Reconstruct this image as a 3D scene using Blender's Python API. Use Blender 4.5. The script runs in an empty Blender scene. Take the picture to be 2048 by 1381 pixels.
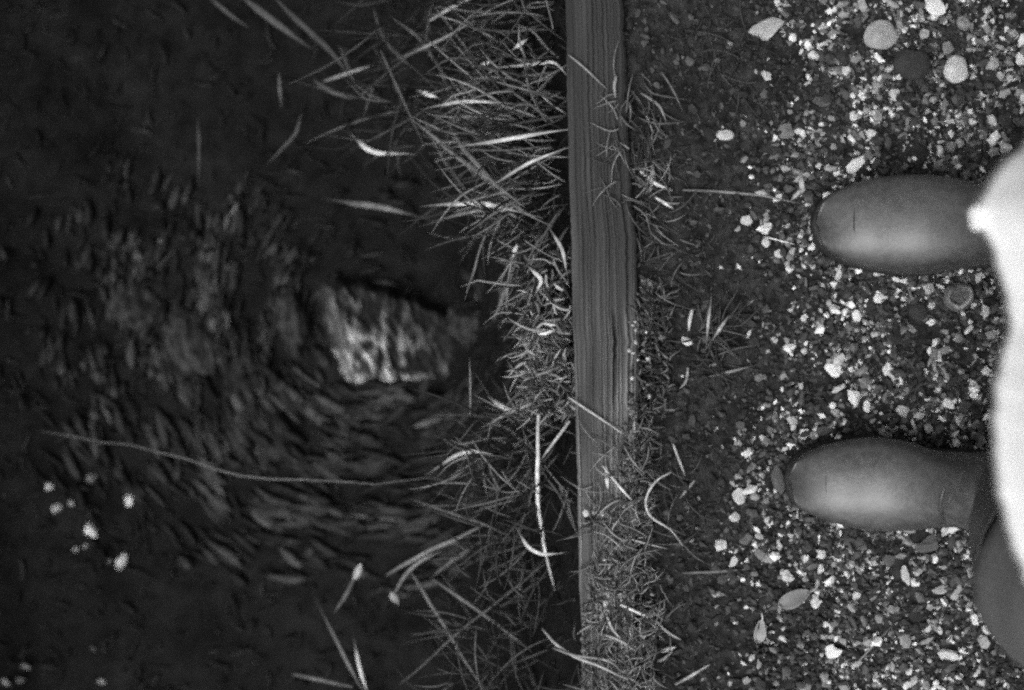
import bpy, bmesh, math, random
import numpy as np
from mathutils import Vector, noise

S = bpy.context.scene
C = S.collection
rnd = random.Random(7)
rng = np.random.default_rng(11)

# ------------------------------------------------------------------ camera
CAM_H = 1.5
cam_d = bpy.data.cameras.new('camera')
cam_d.lens = 50.0
cam_d.sensor_width = 36.0
cam_d.clip_start = 0.05
cam_d.clip_end = 200.0
cam_d.dof.use_dof = True
cam_d.dof.focus_distance = 1.425
cam_d.dof.aperture_fstop = 2.8
cam = bpy.data.objects.new('camera', cam_d)
cam.location = (0, 0, CAM_H)
cam.rotation_euler = (0, 0, 0)
C.objects.link(cam)
S.camera = cam

# ------------------------------------------------------------------ overcast sky, soft sun, exposure
SUN_EL, SUN_AZ = math.radians(60), math.radians(222)      # azimuth clockwise from +Y
world = bpy.data.worlds.new('World')
S.world = world
world.use_nodes = True
wn = world.node_tree
sky = wn.nodes.new('ShaderNodeTexSky')
sky.sky_type = 'NISHITA'
sky.sun_disc = False
sky.sun_elevation = SUN_EL
sky.sun_rotation = SUN_AZ
sky.air_density = 1.0
sky.dust_density = 3.0
bw = wn.nodes.new('ShaderNodeRGBToBW')                     # black-and-white picture: a grey sky
bg = wn.nodes['Background']
bg.inputs['Strength'].default_value = 0.12
wn.links.new(sky.outputs['Color'], bw.inputs['Color'])
wn.links.new(bw.outputs['Val'], bg.inputs['Color'])

sun_d = bpy.data.lights.new('sun', 'SUN')
sun_d.energy = 1.5
sun_d.angle = math.radians(35)
sun = bpy.data.objects.new('sun', sun_d)
sdir = Vector((math.sin(SUN_AZ) * math.cos(SUN_EL), math.cos(SUN_AZ) * math.cos(SUN_EL), math.sin(SUN_EL)))
sun.rotation_euler = sdir.to_track_quat('Z', 'Y').to_euler()
sun.location = sdir * 10
C.objects.link(sun)

S.view_settings.view_transform = 'Standard'
S.view_settings.look = 'None'
S.view_settings.exposure = 0.48
S.view_settings.gamma = 1.0
S.view_settings.use_curve_mapping = False
S.cycles.filter_width = 2.4                                # a slightly soft old lens
S.cycles.use_adaptive_sampling = True
S.cycles.adaptive_threshold = 0.25
S.cycles.adaptive_min_samples = 26
S.cycles.use_denoising = False                             # keep a fine grain, like the film's

# ------------------------------------------------------------------ helpers
def P(px, py, z=0.0):
    """a point of the place at height z, measured from the photograph (2048 px wide)"""
    k = 0.72 * (CAM_H - z) / 2048.0
    return Vector(((px - 1024.0) * k, -(py - 690.5) * k, z))

def size(px, z=0.0):
    return px * 0.72 * (CAM_H - z) / 2048.0

def lin(t):
    t = t / 255.0
    return t / 12.92 if t <= 0.04045 else ((t + 0.055) / 1.055) ** 2.4

def tag(o, label=None, cat=None, group=None, kind=None):
    if label: o['label'] = label
    if cat: o['category'] = cat
    if group: o['group'] = group
    if kind: o['kind'] = kind
    return o

def mesh_obj(name, verts, faces, mat=None, parent=None, smooth=True, tone=None, me=None):
    if me is None:
        me = bpy.data.meshes.new(name)
        me.from_pydata([tuple(v) for v in verts], [], [tuple(f) for f in faces])
        if smooth:
            me.polygons.foreach_set('use_smooth', [True] * len(me.polygons))
        if tone is not None:
            a = me.attributes.new('tone', 'FLOAT', 'POINT')
            a.data.foreach_set('value', np.asarray(tone, dtype=np.float32))
        if mat: me.materials.append(mat)
        me.update()
    o = bpy.data.objects.new(name, me)
    C.objects.link(o)
    if parent: o.parent = parent
    return o

def np_mesh(name, V, F, mat, tone=None, smooth=False, parent=None):
    me = bpy.data.meshes.new(name)
    V = np.asarray(V, dtype=np.float32); F = np.asarray(F, dtype=np.int32)
    me.vertices.add(len(V)); me.vertices.foreach_set('co', V.ravel())
    me.loops.add(F.size); me.loops.foreach_set('vertex_index', F.ravel())
    me.polygons.add(len(F))
    me.polygons.foreach_set('loop_start', np.arange(0, F.size, F.shape[1], dtype=np.int32))
    me.polygons.foreach_set('loop_total', np.full(len(F), F.shape[1], dtype=np.int32))
    me.polygons.foreach_set('use_smooth', np.full(len(F), smooth))
    if tone is not None:
        a = me.attributes.new('tone', 'FLOAT', 'POINT')
        a.data.foreach_set('value', np.asarray(tone, dtype=np.float32))
    me.materials.append(mat)
    me.update(calc_edges=True)
    me.validate()
    o = bpy.data.objects.new(name, me); C.objects.link(o)
    if parent: o.parent = parent
    return o

def empty(name, loc, label, cat, group=None):
    o = bpy.data.objects.new(name, None); C.objects.link(o)
    o.location = loc
    o.empty_display_size = 0.05
    return tag(o, label, cat, group)

# ------------------------------------------------------------------ materials (all grey: the picture is black and white)
def grey(v): return (v, v, v, 1.0)

def mat_noise(name, lo, hi, scale=40, rough=0.8, bump=0.3, bscale=200, detail=6, stretch=(1, 1, 1),
              attr=None, spec=0.3, ramp=(0.35, 0.65), bdist=0.001, scale2=None, amount2=0.0):
    """principled grey: two noises for colour, one for fine relief; attr multiplies by a per-piece tone"""
    m = bpy.data.materials.new(name); m.use_nodes = True
    nt = m.node_tree; N = nt.nodes; L = nt.links
    b = N['Principled BSDF']
    b.inputs['Roughness'].default_value = rough
    b.inputs['Specular IOR Level'].default_value = spec
    tc = N.new('ShaderNodeTexCoord'); mp = N.new('ShaderNodeMapping')
    mp.inputs['Scale'].default_value = stretch
    L.new(tc.outputs['Object'], mp.inputs['Vector'])
    n1 = N.new('ShaderNodeTexNoise'); n1.inputs['Scale'].default_value = scale; n1.inputs['Detail'].default_value = detail
    L.new(mp.outputs['Vector'], n1.inputs['Vector'])
    r = N.new('ShaderNodeMapRange')
    r.inputs['From Min'].default_value = ramp[0]; r.inputs['From Max'].default_value = ramp[1]
    r.inputs['To Min'].default_value = lo; r.inputs['To Max'].default_value = hi
    L.new(n1.outputs['Fac'], r.inputs['Value'])
    out = r.outputs['Result']
    if scale2:
        n2 = N.new('ShaderNodeTexNoise'); n2.inputs['Scale'].default_value = scale2; n2.inputs['Detail'].default_value = 3
        L.new(mp.outputs['Vector'], n2.inputs['Vector'])
        r2 = N.new('ShaderNodeMapRange')
        r2.inputs['From Min'].default_value = 0.3; r2.inputs['From Max'].default_value = 0.7
        r2.inputs['To Min'].default_value = 1 - amount2; r2.inputs['To Max'].default_value = 1 + amount2
        L.new(n2.outputs['Fac'], r2.inputs['Value'])
        mu = N.new('ShaderNodeMath'); mu.operation = 'MULTIPLY'
        L.new(out, mu.inputs[0]); L.new(r2.outputs['Result'], mu.inputs[1]); out = mu.outputs[0]
    if attr:
        at = N.new('ShaderNodeAttribute'); at.attribute_name = attr
        mu = N.new('ShaderNodeMath'); mu.operation = 'MULTIPLY'
        L.new(out, mu.inputs[0]); L.new(at.outputs['Fac'], mu.inputs[1]); out = mu.outputs[0]
    L.new(out, b.inputs['Base Color'])
    if bump:
        nb = N.new('ShaderNodeTexNoise'); nb.inputs['Scale'].default_value = bscale; nb.inputs['Detail'].default_value = 4
        L.new(mp.outputs['Vector'], nb.inputs['Vector'])
        bp = N.new('ShaderNodeBump'); bp.inputs['Strength'].default_value = bump; bp.inputs['Distance'].default_value = bdist
        L.new(nb.outputs['Fac'], bp.inputs['Height']); L.new(bp.outputs['Normal'], b.inputs['Normal'])
    return m

M_SOIL = mat_noise('soil', 0.010, 0.040, 90, 0.9, 0.7, 500, scale2=14, amount2=0.35, bdist=0.003, spec=0.2)
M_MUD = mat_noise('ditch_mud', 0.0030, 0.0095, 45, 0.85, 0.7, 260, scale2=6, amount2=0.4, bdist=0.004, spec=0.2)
M_GRAIN = mat_noise('gravel_grain', 0.75, 1.2, 300, 0.75, 0.3, 900, attr='tone', spec=0.3)
M_BLADE = mat_noise('dry_grass', 0.7, 1.25, 120, 0.7, 0, attr='tone', spec=0.25)
M_CRUST = mat_noise('soil_crust', 0.6, 1.35, 300, 0.9, 0.6, 700, attr='tone', spec=0.2)
M_WOOD = mat_noise('weathered_wood', 0.024, 0.040, 160, 0.75, 0.6, 420, stretch=(1, 0.045, 1), scale2=25, amount2=0.3, attr='tone', bdist=0.002, spec=0.3)
M_NAIL = mat_noise('nail_metal', 0.35, 0.6, 300, 0.45, 0.2, 500)
M_HOLE = mat_noise('hole_dark', 0.006, 0.01, 200, 0.9, 0)
M_RUBBER = mat_noise('boot_rubber', 0.040, 0.068, 130, 0.46, 0.30, 260, scale2=24, amount2=0.24, spec=1.0, bdist=0.0006)
M_SOLE = mat_noise('boot_sole', 0.016, 0.028, 120, 0.8, 0.3, 400)
M_COAT = mat_noise('white_cloth', 0.82, 0.88, 60, 0.9, 0.35, 900, spec=0.15, bdist=0.0008)
M_BUTTON = mat_noise('white_button', 0.8, 0.84, 60, 0.4, 0, spec=0.4)
M_TROUSER = mat_noise('dark_trousers', 0.095, 0.115, 200, 0.95, 0.4, 900, spec=0.1)
M_SKIN = mat_noise('skin', 0.30, 0.36, 60, 0.6, 0.1, 500)
M_HAIR = mat_noise('hair', 0.03, 0.06, 300, 0.6, 0.4, 700, stretch=(1, 1, 0.1))
M_EYE = mat_noise('eye', 0.7, 0.75, 10, 0.2, 0)
M_ROCK = mat_noise('pale_rock', 0.7, 1.3, 160, 0.85, 0.5, 260, bdist=0.003, attr='tone', spec=0.2)
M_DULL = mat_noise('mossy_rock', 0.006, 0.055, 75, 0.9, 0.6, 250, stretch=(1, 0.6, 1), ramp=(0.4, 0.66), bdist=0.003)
M_PITTED = mat_noise('pitted_stone', 0.06, 0.22, 120, 0.85, 0.4, 500)
_stone = {}
def stone_mat(t):
    k = int(round(t / 15.0) * 15)
    if k not in _stone:
        a = min(0.80, lin(k) / 1.12)
        _stone[k] = mat_noise('stone_grey', a * 0.82, min(0.85, a * 1.2), 1.6, 0.8, 0.3, 7, spec=0.25, bdist=0.05, ramp=(0.3, 0.7), detail=3)
    return _stone[k]
M_STRAW = mat_noise('straw', 0.75, 1.25, 110, 0.65, 0.0, spec=0.3, attr='tone')

# ------------------------------------------------------------------ ground and ditch
def fbm(x, y, s, o=4):
    return noise.fractal(Vector((x * s, y * s, 3.7)), 0.9, 2.1, o)

def plank_left(y):   return 0.0640 - 0.0240 * y
def plank_right(y):  return float(np.interp(y, [-0.36, -0.12, 0.0, 0.10, 0.20, 0.36], [0.128, 0.129, 0.1305, 0.1295, 0.1215, 0.1140]))

def ground_z(x, y):
    d = x - 0.125
    mound = 0.016 * math.exp(-max(0.0, d) / 0.07)
    return mound + 0.0045 * fbm(x, y, 14) + 0.0022 * fbm(x + 5, y, 60, 3) - 0.004

def bed_z(x, y):
    pts = [(-30, 0.9), (-2.2, 0.75), (-1.35, 0.5), (-1.02, -0.15), (-0.86, -0.56), (-0.6, -0.65), (-0.30, -0.63), (-0.10, -0.60), (-0.05, -0.50), (0.0, -0.30), (0.04, -0.14), (0.12, -0.06)]  # unseen far bank, shaped high and steep to shade the ditch
    z = pts[0][1]
    for (a, za), (b, zb) in zip(pts, pts[1:]):
        if a <= x <= b:
            t = (x - a) / (b - a); z = za + (zb - za) * t
    return z + 0.028 * fbm(x, y, 6) + 0.010 * fbm(x, y + 9, 22)

def axis(lo, hi, step, far):
    a = list(np.arange(lo, hi + 1e-6, step)); s = step
    v = a[-1]
    while v < far[1]: s *= 1.35; v += s; a.append(v)
    v = a[0]; s = step; pre = []
    while v > far[0]: s *= 1.35; v -= s; pre.append(v)
    return pre[::-1] + a

def sheet(name, xs, ys, f, mat):
    nx, ny = len(xs), len(ys)
    V = [(x, y, f(x, y)) for y in ys for x in xs]
    F = [(j * nx + i, j * nx + i + 1, (j + 1) * nx + i + 1, (j + 1) * nx + i) for j in range(ny - 1) for i in range(nx - 1)]
    return tag(np_mesh(name, V, F, mat, smooth=True), kind='structure')

ys = axis(-0.5, 0.5, 0.006, (-25, 25))
xr = [v for v in axis(0.095, 0.62, 0.006, (0.095, 25))]
sheet('ground', xr, ys, lambda x, y: ground_z(x, y) if x > 0.1 else -0.05, M_SOIL)
ys2 = axis(-0.85, 0.85, 0.014, (-25, 25))
xl = [v for v in axis(-1.0, 0.095, 0.014, (-25, 0.095))]
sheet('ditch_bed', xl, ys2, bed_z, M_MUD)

# ------------------------------------------------------------------ weathered timber edge
def build_plank():
    y0, y1, ny, nx = -1.15, 1.15, 620, 84
    V, T = [], []
    # profile: u along the section: left face (8), top (nx), right face (8)
    top = 0.03
    prof = []
    for i in range(9): prof.append(('l', i / 8.0))
    for i in range(1, nx): prof.append(('t', i / nx))
    for i in range(9): prof.append(('r', i / 8.0))
    ridges = [(0.04 + 0.92 * (k + rnd.uniform(-.3, .3)) / 22, rnd.uniform(0.010, 0.026), rnd.uniform(0.35, 1.0), rnd.uniform(0, 50)) for k in range(23)]
    for j in range(ny + 1):
        y = y0 + (y1 - y0) * j / ny
        L = plank_left(max(-.5, min(.5, y))) + 0.0012 * fbm(1, y, 14) + 0.0007 * noise.noise(Vector((y * 150, 5, 0))); R = plank_right(max(-.5, min(.5, y))) + 0.0022 * fbm(2, y, 22) + 0.0016 * noise.noise(Vector((y * 130, 0, 0)))
        wear = max(0.0, min(1.0, (0.14 - y) / 0.26))       # the near half is more weathered
        for side, t in prof:
            if side == 'l':
                x, z, tn = L + 0.014 * (1 - t), -0.15 + (top - 0.003 + 0.15) * t, 0.9 + 0.7 * t
            elif side == 'r':
                x, z, tn = R, top - 0.004 - (0.15 + top) * t, 0.8
            else:
                x = L + (R - L) * t
                z = top + 0.0012 * math.sin(math.pi * t)
                if t < 0.05: z -= 0.003 * (1 - t / 0.05)
                if t > 0.95: z -= 0.004 * (t - 0.95) / 0.05
                tn = 1.0
                for c, w, a, ph in ridges:
                    cc = c + 0.014 * math.sin(y * 7 + ph) + 0.006 * math.sin(y * 23 + ph * 3)
                    g = math.exp(-((t - cc) / w) ** 2)
                    live = max(0.0, noise.noise(Vector((ph, y * 5.0, 0))) * (0.5 + 0.7 * wear) + 0.10 + 0.30 * wear)
                    z += 0.0018 * a * g * live
                    tn += 4.2 * (1 + 1.6 * math.exp(-((t - 0.72) / 0.17) ** 2) * math.exp(-((y + 0.07) / 0.09) ** 2)) * a * g * live * (0.08 + 1.0 * wear) * (0.5 + 1.0 * t) * (0.6 + 0.8 * noise.noise(Vector((ph * 3, y * 26, 1))))
                    g2 = math.exp(-((t - cc - w * 1.7) / (w * 0.6)) ** 2)
                    z -= 0.0040 * a * g2 * (0.35 + live)
                    tn *= 1 - 0.7 * a * g2 * min(1, 0.3 + live)
                ck = math.exp(-((t - 0.62 - 0.02 * math.sin(y * 11)) / 0.012) ** 2) * max(0, min(1, (0.06 - abs(y + 0.02)) / 0.03))   # a short drying split
                z -= 0.007 * ck; tn *= 1 - 0.8 * ck
                if y < -0.19 and t > 0.35: z -= 0.006 * max(0, fbm(t * 0.3, y, 30, 3) + 0.2) * min(1, (-0.19 - y) / 0.08)     # rotted end
                if t < 0.10: tn += (0.5 + 0.9 * wear) * (1 - t / 0.10)
                tn *= (1.0 + 1.25 * wear) * (1 + (0.2 + 0.45 * wear) * noise.noise(Vector((t * 4, y * 13, 2))))
            V.append((x, y, z)); T.append(tn)
    n = len(prof)
    F = [(j * n + i, (j + 1) * n + i, (j + 1) * n + i + 1, j * n + i + 1) for j in range(ny) for i in range(n - 1)]
    F = [f[::-1] for f in F]
    root = np_mesh('timber_plank', V, F, M_WOOD, tone=T, smooth=True)
    tag(root, 'long weathered timber plank with raised grain lying along the ditch edge', 'plank')
    # nail beside its rust hole
    c = P(1172, 1027, 0.031)
    bm = bmesh.new()
    bmesh.ops.create_uvsphere(bm, u_segments=12, v_segments=6, radius=1)
    me = bpy.data.meshes.new('nail'); bm.to_mesh(me); bm.free(); me.materials.append(M_NAIL)
    o = mesh_obj('nail', None, None, me=me, parent=root); o.location = c; o.scale = (0.0037, 0.0042, 0.002)
    bm = bmesh.new()
    bmesh.ops.create_uvsphere(bm, u_segments=14, v_segments=6, radius=1)
    for v in bm.verts: v.co *= 1 + 0.25 * noise.noise(v.co * 2)
    me = bpy.data.meshes.new('knot_hole'); bm.to_mesh(me); bm.free(); me.materials.append(M_HOLE)
    o = mesh_obj('knot_hole', None, None, me=me, parent=root); o.location = P(1181, 1040, 0.0308); o.scale = (0.0065, 0.0055, 0.0012)
    return root
build_plank()

# ------------------------------------------------------------------ stones
def ico(sub):
    bm = bmesh.new(); bmesh.ops.create_icosphere(bm, subdivisions=sub, radius=1.0)
    V = np.array([v.co[:] for v in bm.verts]); F = np.array([[v.index for v in f.verts] for f in bm.faces]); bm.free()
    return V, F
ICO1, ICO2, ICO3, ICO4 = ico(1), ico(2), ico(3), ico(5)

def chop(V, k, g, lo=0.5, hi=0.85):
    V = V.copy()
    for _ in range(k):
        n = g.normal(size=3); n /= np.linalg.norm(n); d = g.uniform(lo, hi)
        s = V @ n; m = s > d
        V[m] -= np.outer(s[m] - d, n)
    return V

notch = 131                                                # the stone with a corner broken out
def stone_mesh(name, sub, angular, seed, mat, smooth=None):
    g = np.random.default_rng(seed)
    V, F = (ICO1, ICO2, ICO3)[sub - 1]
    V = chop(V, 9 if angular else 9, g, 0.45 if angular else 0.80, 0.8 if angular else 0.96)
    if not angular:
        V = V * (1 + 0.06 * np.array([noise.noise(Vector(v) * 1.6 + Vector((seed, 0, 0))) for v in V]))[:, None]
    if angular:
        V = V * (1 + 0.38 * np.array([noise.noise(Vector(v) * 1.25 + Vector((seed * 1.7, 3, 0))) for v in V]))[:, None]
    if seed == notch:
        m = (V[:, 0] > 0.05) & (V[:, 1] > 0.05); V[m, :2] *= 0.42
    mx = np.abs(V).max(axis=0); V = V / mx
    me = bpy.data.meshes.new(name)
    me.from_pydata(V.tolist(), [], F.tolist())
    me.polygons.foreach_set('use_smooth', [not angular if smooth is None else smooth] * len(me.polygons))
    me.materials.append(mat); me.update()
    return me

_mesh_cache = {}
def put_stone(name, px, py, w, h, tone, angular=True, rot=0.0, zfun=None, flat=0.6, label='', cat='stone', group=None, sub=2, seed=None, mat=None):
    seed = seed if seed is not None else rnd.randrange(10 if sub == 1 else 10 ** 6)
    mat = mat or stone_mat(tone)
    key = (sub, angular, seed, mat.name)
    if key not in _mesh_cache: _mesh_cache[key] = stone_mesh(name, sub, angular, seed, mat)
    p = P(px, py, 0.0)
    for _ in range(4):
        z = zfun(p.x, p.y); p = P(px, py, z)
    a, b = size(w, z) / 2, size(h, z) / 2
    c = min(a, b) * flat
    o = mesh_obj(name, None, None, me=_mesh_cache[key])
    o.location = (p.x, p.y, z + c * 0.55)
    o.scale = (a, b, c)
    o.rotation_euler = (0, 0, math.radians(rot))
    return tag(o, label, cat, group)

HERO = [  # px, py, w, h, tone, angular, rot, label
 (1760, 73, 72, 62, 172, 0, 20, 'large round pale grey pebble beside the dark round stone'),
 (1820, 130, 80, 66, 62, 0, -15, 'large dark grey round stone between two pale pebbles'),
 (1910, 140, 54, 58, 205, 0, 0, 'bright pale six sided pebble next to the dark round stone'),
 (1527, 62, 84, 44, 180, 1, 22, 'pale wedge shaped stone with a pointed end on dark soil'),
 (1868, 10, 44, 56, 252, 1, 30, 'brightest white angular chip at the top edge of the gravel'),
 (1450, 271, 36, 22, 200, 0, 0, 'single white oval pebble alone on the dark soil by the plank'),
 (1585, 76, 18, 19, 240, 0, 0, 'small bright white pebble just beside the pale wedge stone'),
 (1712, 330, 46, 26, 250, 1, 38, 'elongated bright white stone above the instep of the upper boot'),
 (1750, 322, 22, 15, 205, 1, 10, 'small pale stone touching the elongated white stone above the upper boot'),
 (1738, 265, 28, 32, 215, 1, 60, 'pale triangular stone halfway between upper boot and round pebbles'),
 (1707, 233, 20, 22, 205, 0, 0, 'pale rounded pebble above the pale triangular stone'),
 (1530, 457, 38, 26, 240, 1, 0, 'white notched stone in front of the upper boot toe'),
 (1622, 494, 17, 16, 248, 1, 0, 'small square white stone touching the upper boot toe'),
 (1531, 486, 17, 20, 205, 0, 0, 'small pale pebble directly below the white notched stone'),
 (1556, 398, 24, 16, 215, 1, 40, 'pale tilted chip at the foot of the forked pale fragment'),
 (1372, 684, 22, 26, 238, 1, 20, 'lone white chip beside the wispy plant next to the plank'),
 (1668, 738, 40, 36, 252, 1, 10, 'largest bright white quartz stone between the two boots'),
 (1708, 796, 40, 30, 225, 1, -35, 'pale angular stone below the largest white quartz stone'),
 (1733, 812, 17, 28, 245, 1, 15, 'narrow upright white stone beside the pale angular stone'),
 (1776, 738, 26, 30, 220, 1, 0, 'pale pointed stone level with the largest white quartz'),
 (1665, 811, 15, 15, 240, 0, 0, 'tiny round white pebble below the largest white quartz'),
 (1713, 632, 20, 26, 235, 0, 10, 'white upright pebble below the widest part of the upper boot'),
 (1753, 597, 28, 22, 250, 1, 0, 'bright white crumbly stone close under the upper boot'),
 (1835, 624, 40, 40, 55, 0, 0, 'dark grey round stone under the upper boot ankle'),
 (1862, 645, 20, 14, 245, 1, 12, 'white sliver beside the dark round stone under the upper boot'),
 (1803, 822, 40, 22, 195, 1, -18, 'long pale grey stone lying above the lower boot'),
 (1645, 862, 36, 20, 85, 0, 10, 'dull grey pebble above the toe of the lower boot'),
 (1495, 905, 24, 24, 205, 1, 0, 'pale stone alone in front of the lower boot toe'),
 (1478, 993, 26, 36, 200, 1, 25, 'pale upright stone on dark soil before the lower boot'),
 (1492, 1080, 30, 24, 105, 1, 0, 'dull grey angular stone with a pale one beside it'),
 (1467, 1124, 16, 30, 205, 1, -32, 'slim tilted pale stone below the dull grey angular stone'),
 (1665, 1300, 36, 36, 240, 1, 5, 'white L shaped stone below the lower boot toe'),
 (1713, 1326, 30, 18, 185, 1, 20, 'pale flat stone beside the white L shaped stone'),
 (1895, 1308, 44, 34, 205, 1, -20, 'largest pale rough stone under the lower boot shaft'),
 (1948, 1241, 22, 26, 228, 1, 30, 'white chip tucked against the lower boot shaft'),
 (1976, 1258, 30, 24, 215, 1, -25, 'white rough stone against the slanting edge of the lower boot shaft'),
 (1830, 1165, 20, 18, 252, 1, 0, 'brightest small white stone below the lower boot ankle'),
 (1808, 1150, 20, 46, 190, 1, 18, 'long upright pale stone below the lower boot ankle'),
 (1878, 1180, 40, 18, 170, 1, 12, 'flat pale grey stone beneath the notch behind the lower boot'),
 (1888, 1064, 16, 26, 215, 1, -28, 'white chip wedged in the notch behind the lower boot'),
 (1855, 1090, 56, 34, 85, 1, 25, 'dark grey leaf shaped stone in the notch behind the lower boot'),
 (1555, 960, 26, 62, 95, 0, 12, 'dull grey long stone touching the lower boot toe'),
 (1840, 1195, 20, 30, 100, 1, 40, 'dull slanting stone above the flat pale grey stone'),
 (1712, 1192, 24, 20, 225, 1, 0, 'white stone halfway below the ball of the lower boot'),
 (1640, 1140, 18, 30, 220, 1, -40, 'white slanted chip under the ball of the lower boot'),
 (1893, 100, 26, 32, 130, 1, 0, 'mid grey stone between dark round stone and top edge'),
 (1640, 205, 44, 22, 95, 1, -12, 'dull grey slab in the dark gravel below the wedge stone'),
 (2040, 120, 26, 34, 250, 1, 10, 'bright white stone at the outer edge near six sided pebble'),
]
for n_, (px, py, w, h, t, ang, rot, lab) in enumerate(HERO):
    put_stone('pebble' if not ang else 'stone', px, py, w, h, t, bool(ang), rot, ground_z, 0.55, lab, 'pebble' if not ang else 'stone', None, 2 if ang else 3, seed=100 + n_)

# pitted stone with a paler broken rim
def pitted():
    g = np.random.default_rng(8)
    V, F = ico(4)
    V = chop(V, 12, g, 0.72, 0.93)
    T = np.zeros(len(V))
    for k, v in enumerate(V):
        a = math.atan2(v[1], v[0]); r = math.hypot(v[0], v[1])
        edge = 0.60 + 0.16 * noise.noise(Vector((math.cos(a) * 1.6, math.sin(a) * 1.6, 4)))
        if v[2] > 0:
            h = min(1.0, max(0.0, (r - edge + 0.12) / 0.16))
            V[k, 2] = v[2] * (0.35 + 0.65 * h) + 0.12 * noise.noise(Vector(v) * 4)
            rim = math.exp(-((r - edge - 0.1) / 0.09) ** 2) * (0.45 + 0.55 * noise.noise(Vector((math.cos(a) * 2, math.sin(a) * 2, 1))) - 0.5 * math.sin(a))
            T[k] = 0.75 + 2.4 * max(0, rim)
        else: T[k] = 0.8
    m = mat_noise('pitted_stone_tone', 0.11, 0.20, 5, 0.85, 0.4, 12, attr='tone', bdist=0.06)
    o = np_mesh('stone', V, F, m, tone=T, smooth=True)
    p = P(1922, 592, 0.01); o.location = (p.x, p.y, ground_z(p.x, p.y) + 0.002); o.scale = (0.0175, 0.0165, 0.011); o.rotation_euler = (0, 0, 0.6)
    tag(o, 'large grey hollow stone with a pale rim beside the coat edge', 'stone')
pitted()

BED = [(100, 975, 18, 22, 205), (113, 1018, 22, 19, 200), (143, 1007, 14, 14, 150), (183, 957, 22, 20, 140), (260, 1002, 20, 30, 240),
       (184, 1060, 24, 36, 235), (152, 1098, 12, 13, 215), (170, 1092, 12, 12, 150), (244, 1120, 18, 40, 215), (218, 1122, 10, 14, 110),
       (50, 1333, 30, 13, 115), (12, 1365, 20, 18, 140), (42, 1360, 22, 16, 110), (203, 1362, 18, 14, 150), (187, 1296, 14, 12, 95)]
BLAB = ['upper pale pebble of the white cluster in the dark ditch', 'pale pebble directly below the uppermost of the ditch cluster', 'small dim pebble between two white ones in the ditch cluster',
        'dim grey pebble above the ditch cluster of white stones', 'brightest oval white pebble nearest the long arching stem in the ditch', 'largest bright white pebble in the middle of the ditch cluster',
        'small bright round pebble below the middle of the ditch cluster', 'tiny dim pebble touching the small bright one in the ditch', 'long white pebble at the lower end of the ditch cluster',
        'tiny dull pebble beside the long white one in the ditch', 'flat dim crescent shaped stone at the bottom corner of the ditch', 'pale round stone in the extreme bottom corner of the ditch',
        'dull stone beside the pale one in the bottom corner of the ditch', 'small pale stone alone at the bottom of the ditch', 'tiny dull stone above the small pale one at the ditch bottom']
for n_, ((px, py, w, h, t), lab) in enumerate(zip(BED, BLAB)):
    put_stone('pebble', px, py, w * 1.1, h, min(235, t * 1.0), True, rnd.uniform(-35, 35), bed_z, 0.7, lab, 'pebble', 'white pebbles in the ditch', 2, seed=300 + n_)

# --- boots' footprints keep the gravel out
def in_boot(px, py, m=0):
    a = ((px - 1835) / (205 + m)) ** 2 + ((py - 446) / (100 + m)) ** 2 < 1 or (px > 1850 and 370 - m < py < 540 + m)
    b = ((px - 1775) / (200 + m)) ** 2 + ((py - 972) / (96 + m)) ** 2 < 1 or (px > 1780 and 895 - m < py < 1062 + m)
    return a or b

def density(px, py):
    """how stony the ground is at a photo position (0..1)"""
    edge = 1560 + 45 * math.sin(py * 0.011) + 40 * noise.noise(Vector((py * 0.01, 2, 0)))
    if 340 < py < 600: edge += 45
    if 640 < py < 720: edge += 0
    if 1050 < py: edge -= 60
    d = 1 / (1 + math.exp(-(px - edge) / 38.0))
    d *= 0.72 + 0.8 * noise.noise(Vector((px * 0.008, py * 0.008, 4))) + 0.7 * noise.noise(Vector((px * 0.022, py * 0.022, 14)))
    return max(0.012, min(1.0, d))

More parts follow.
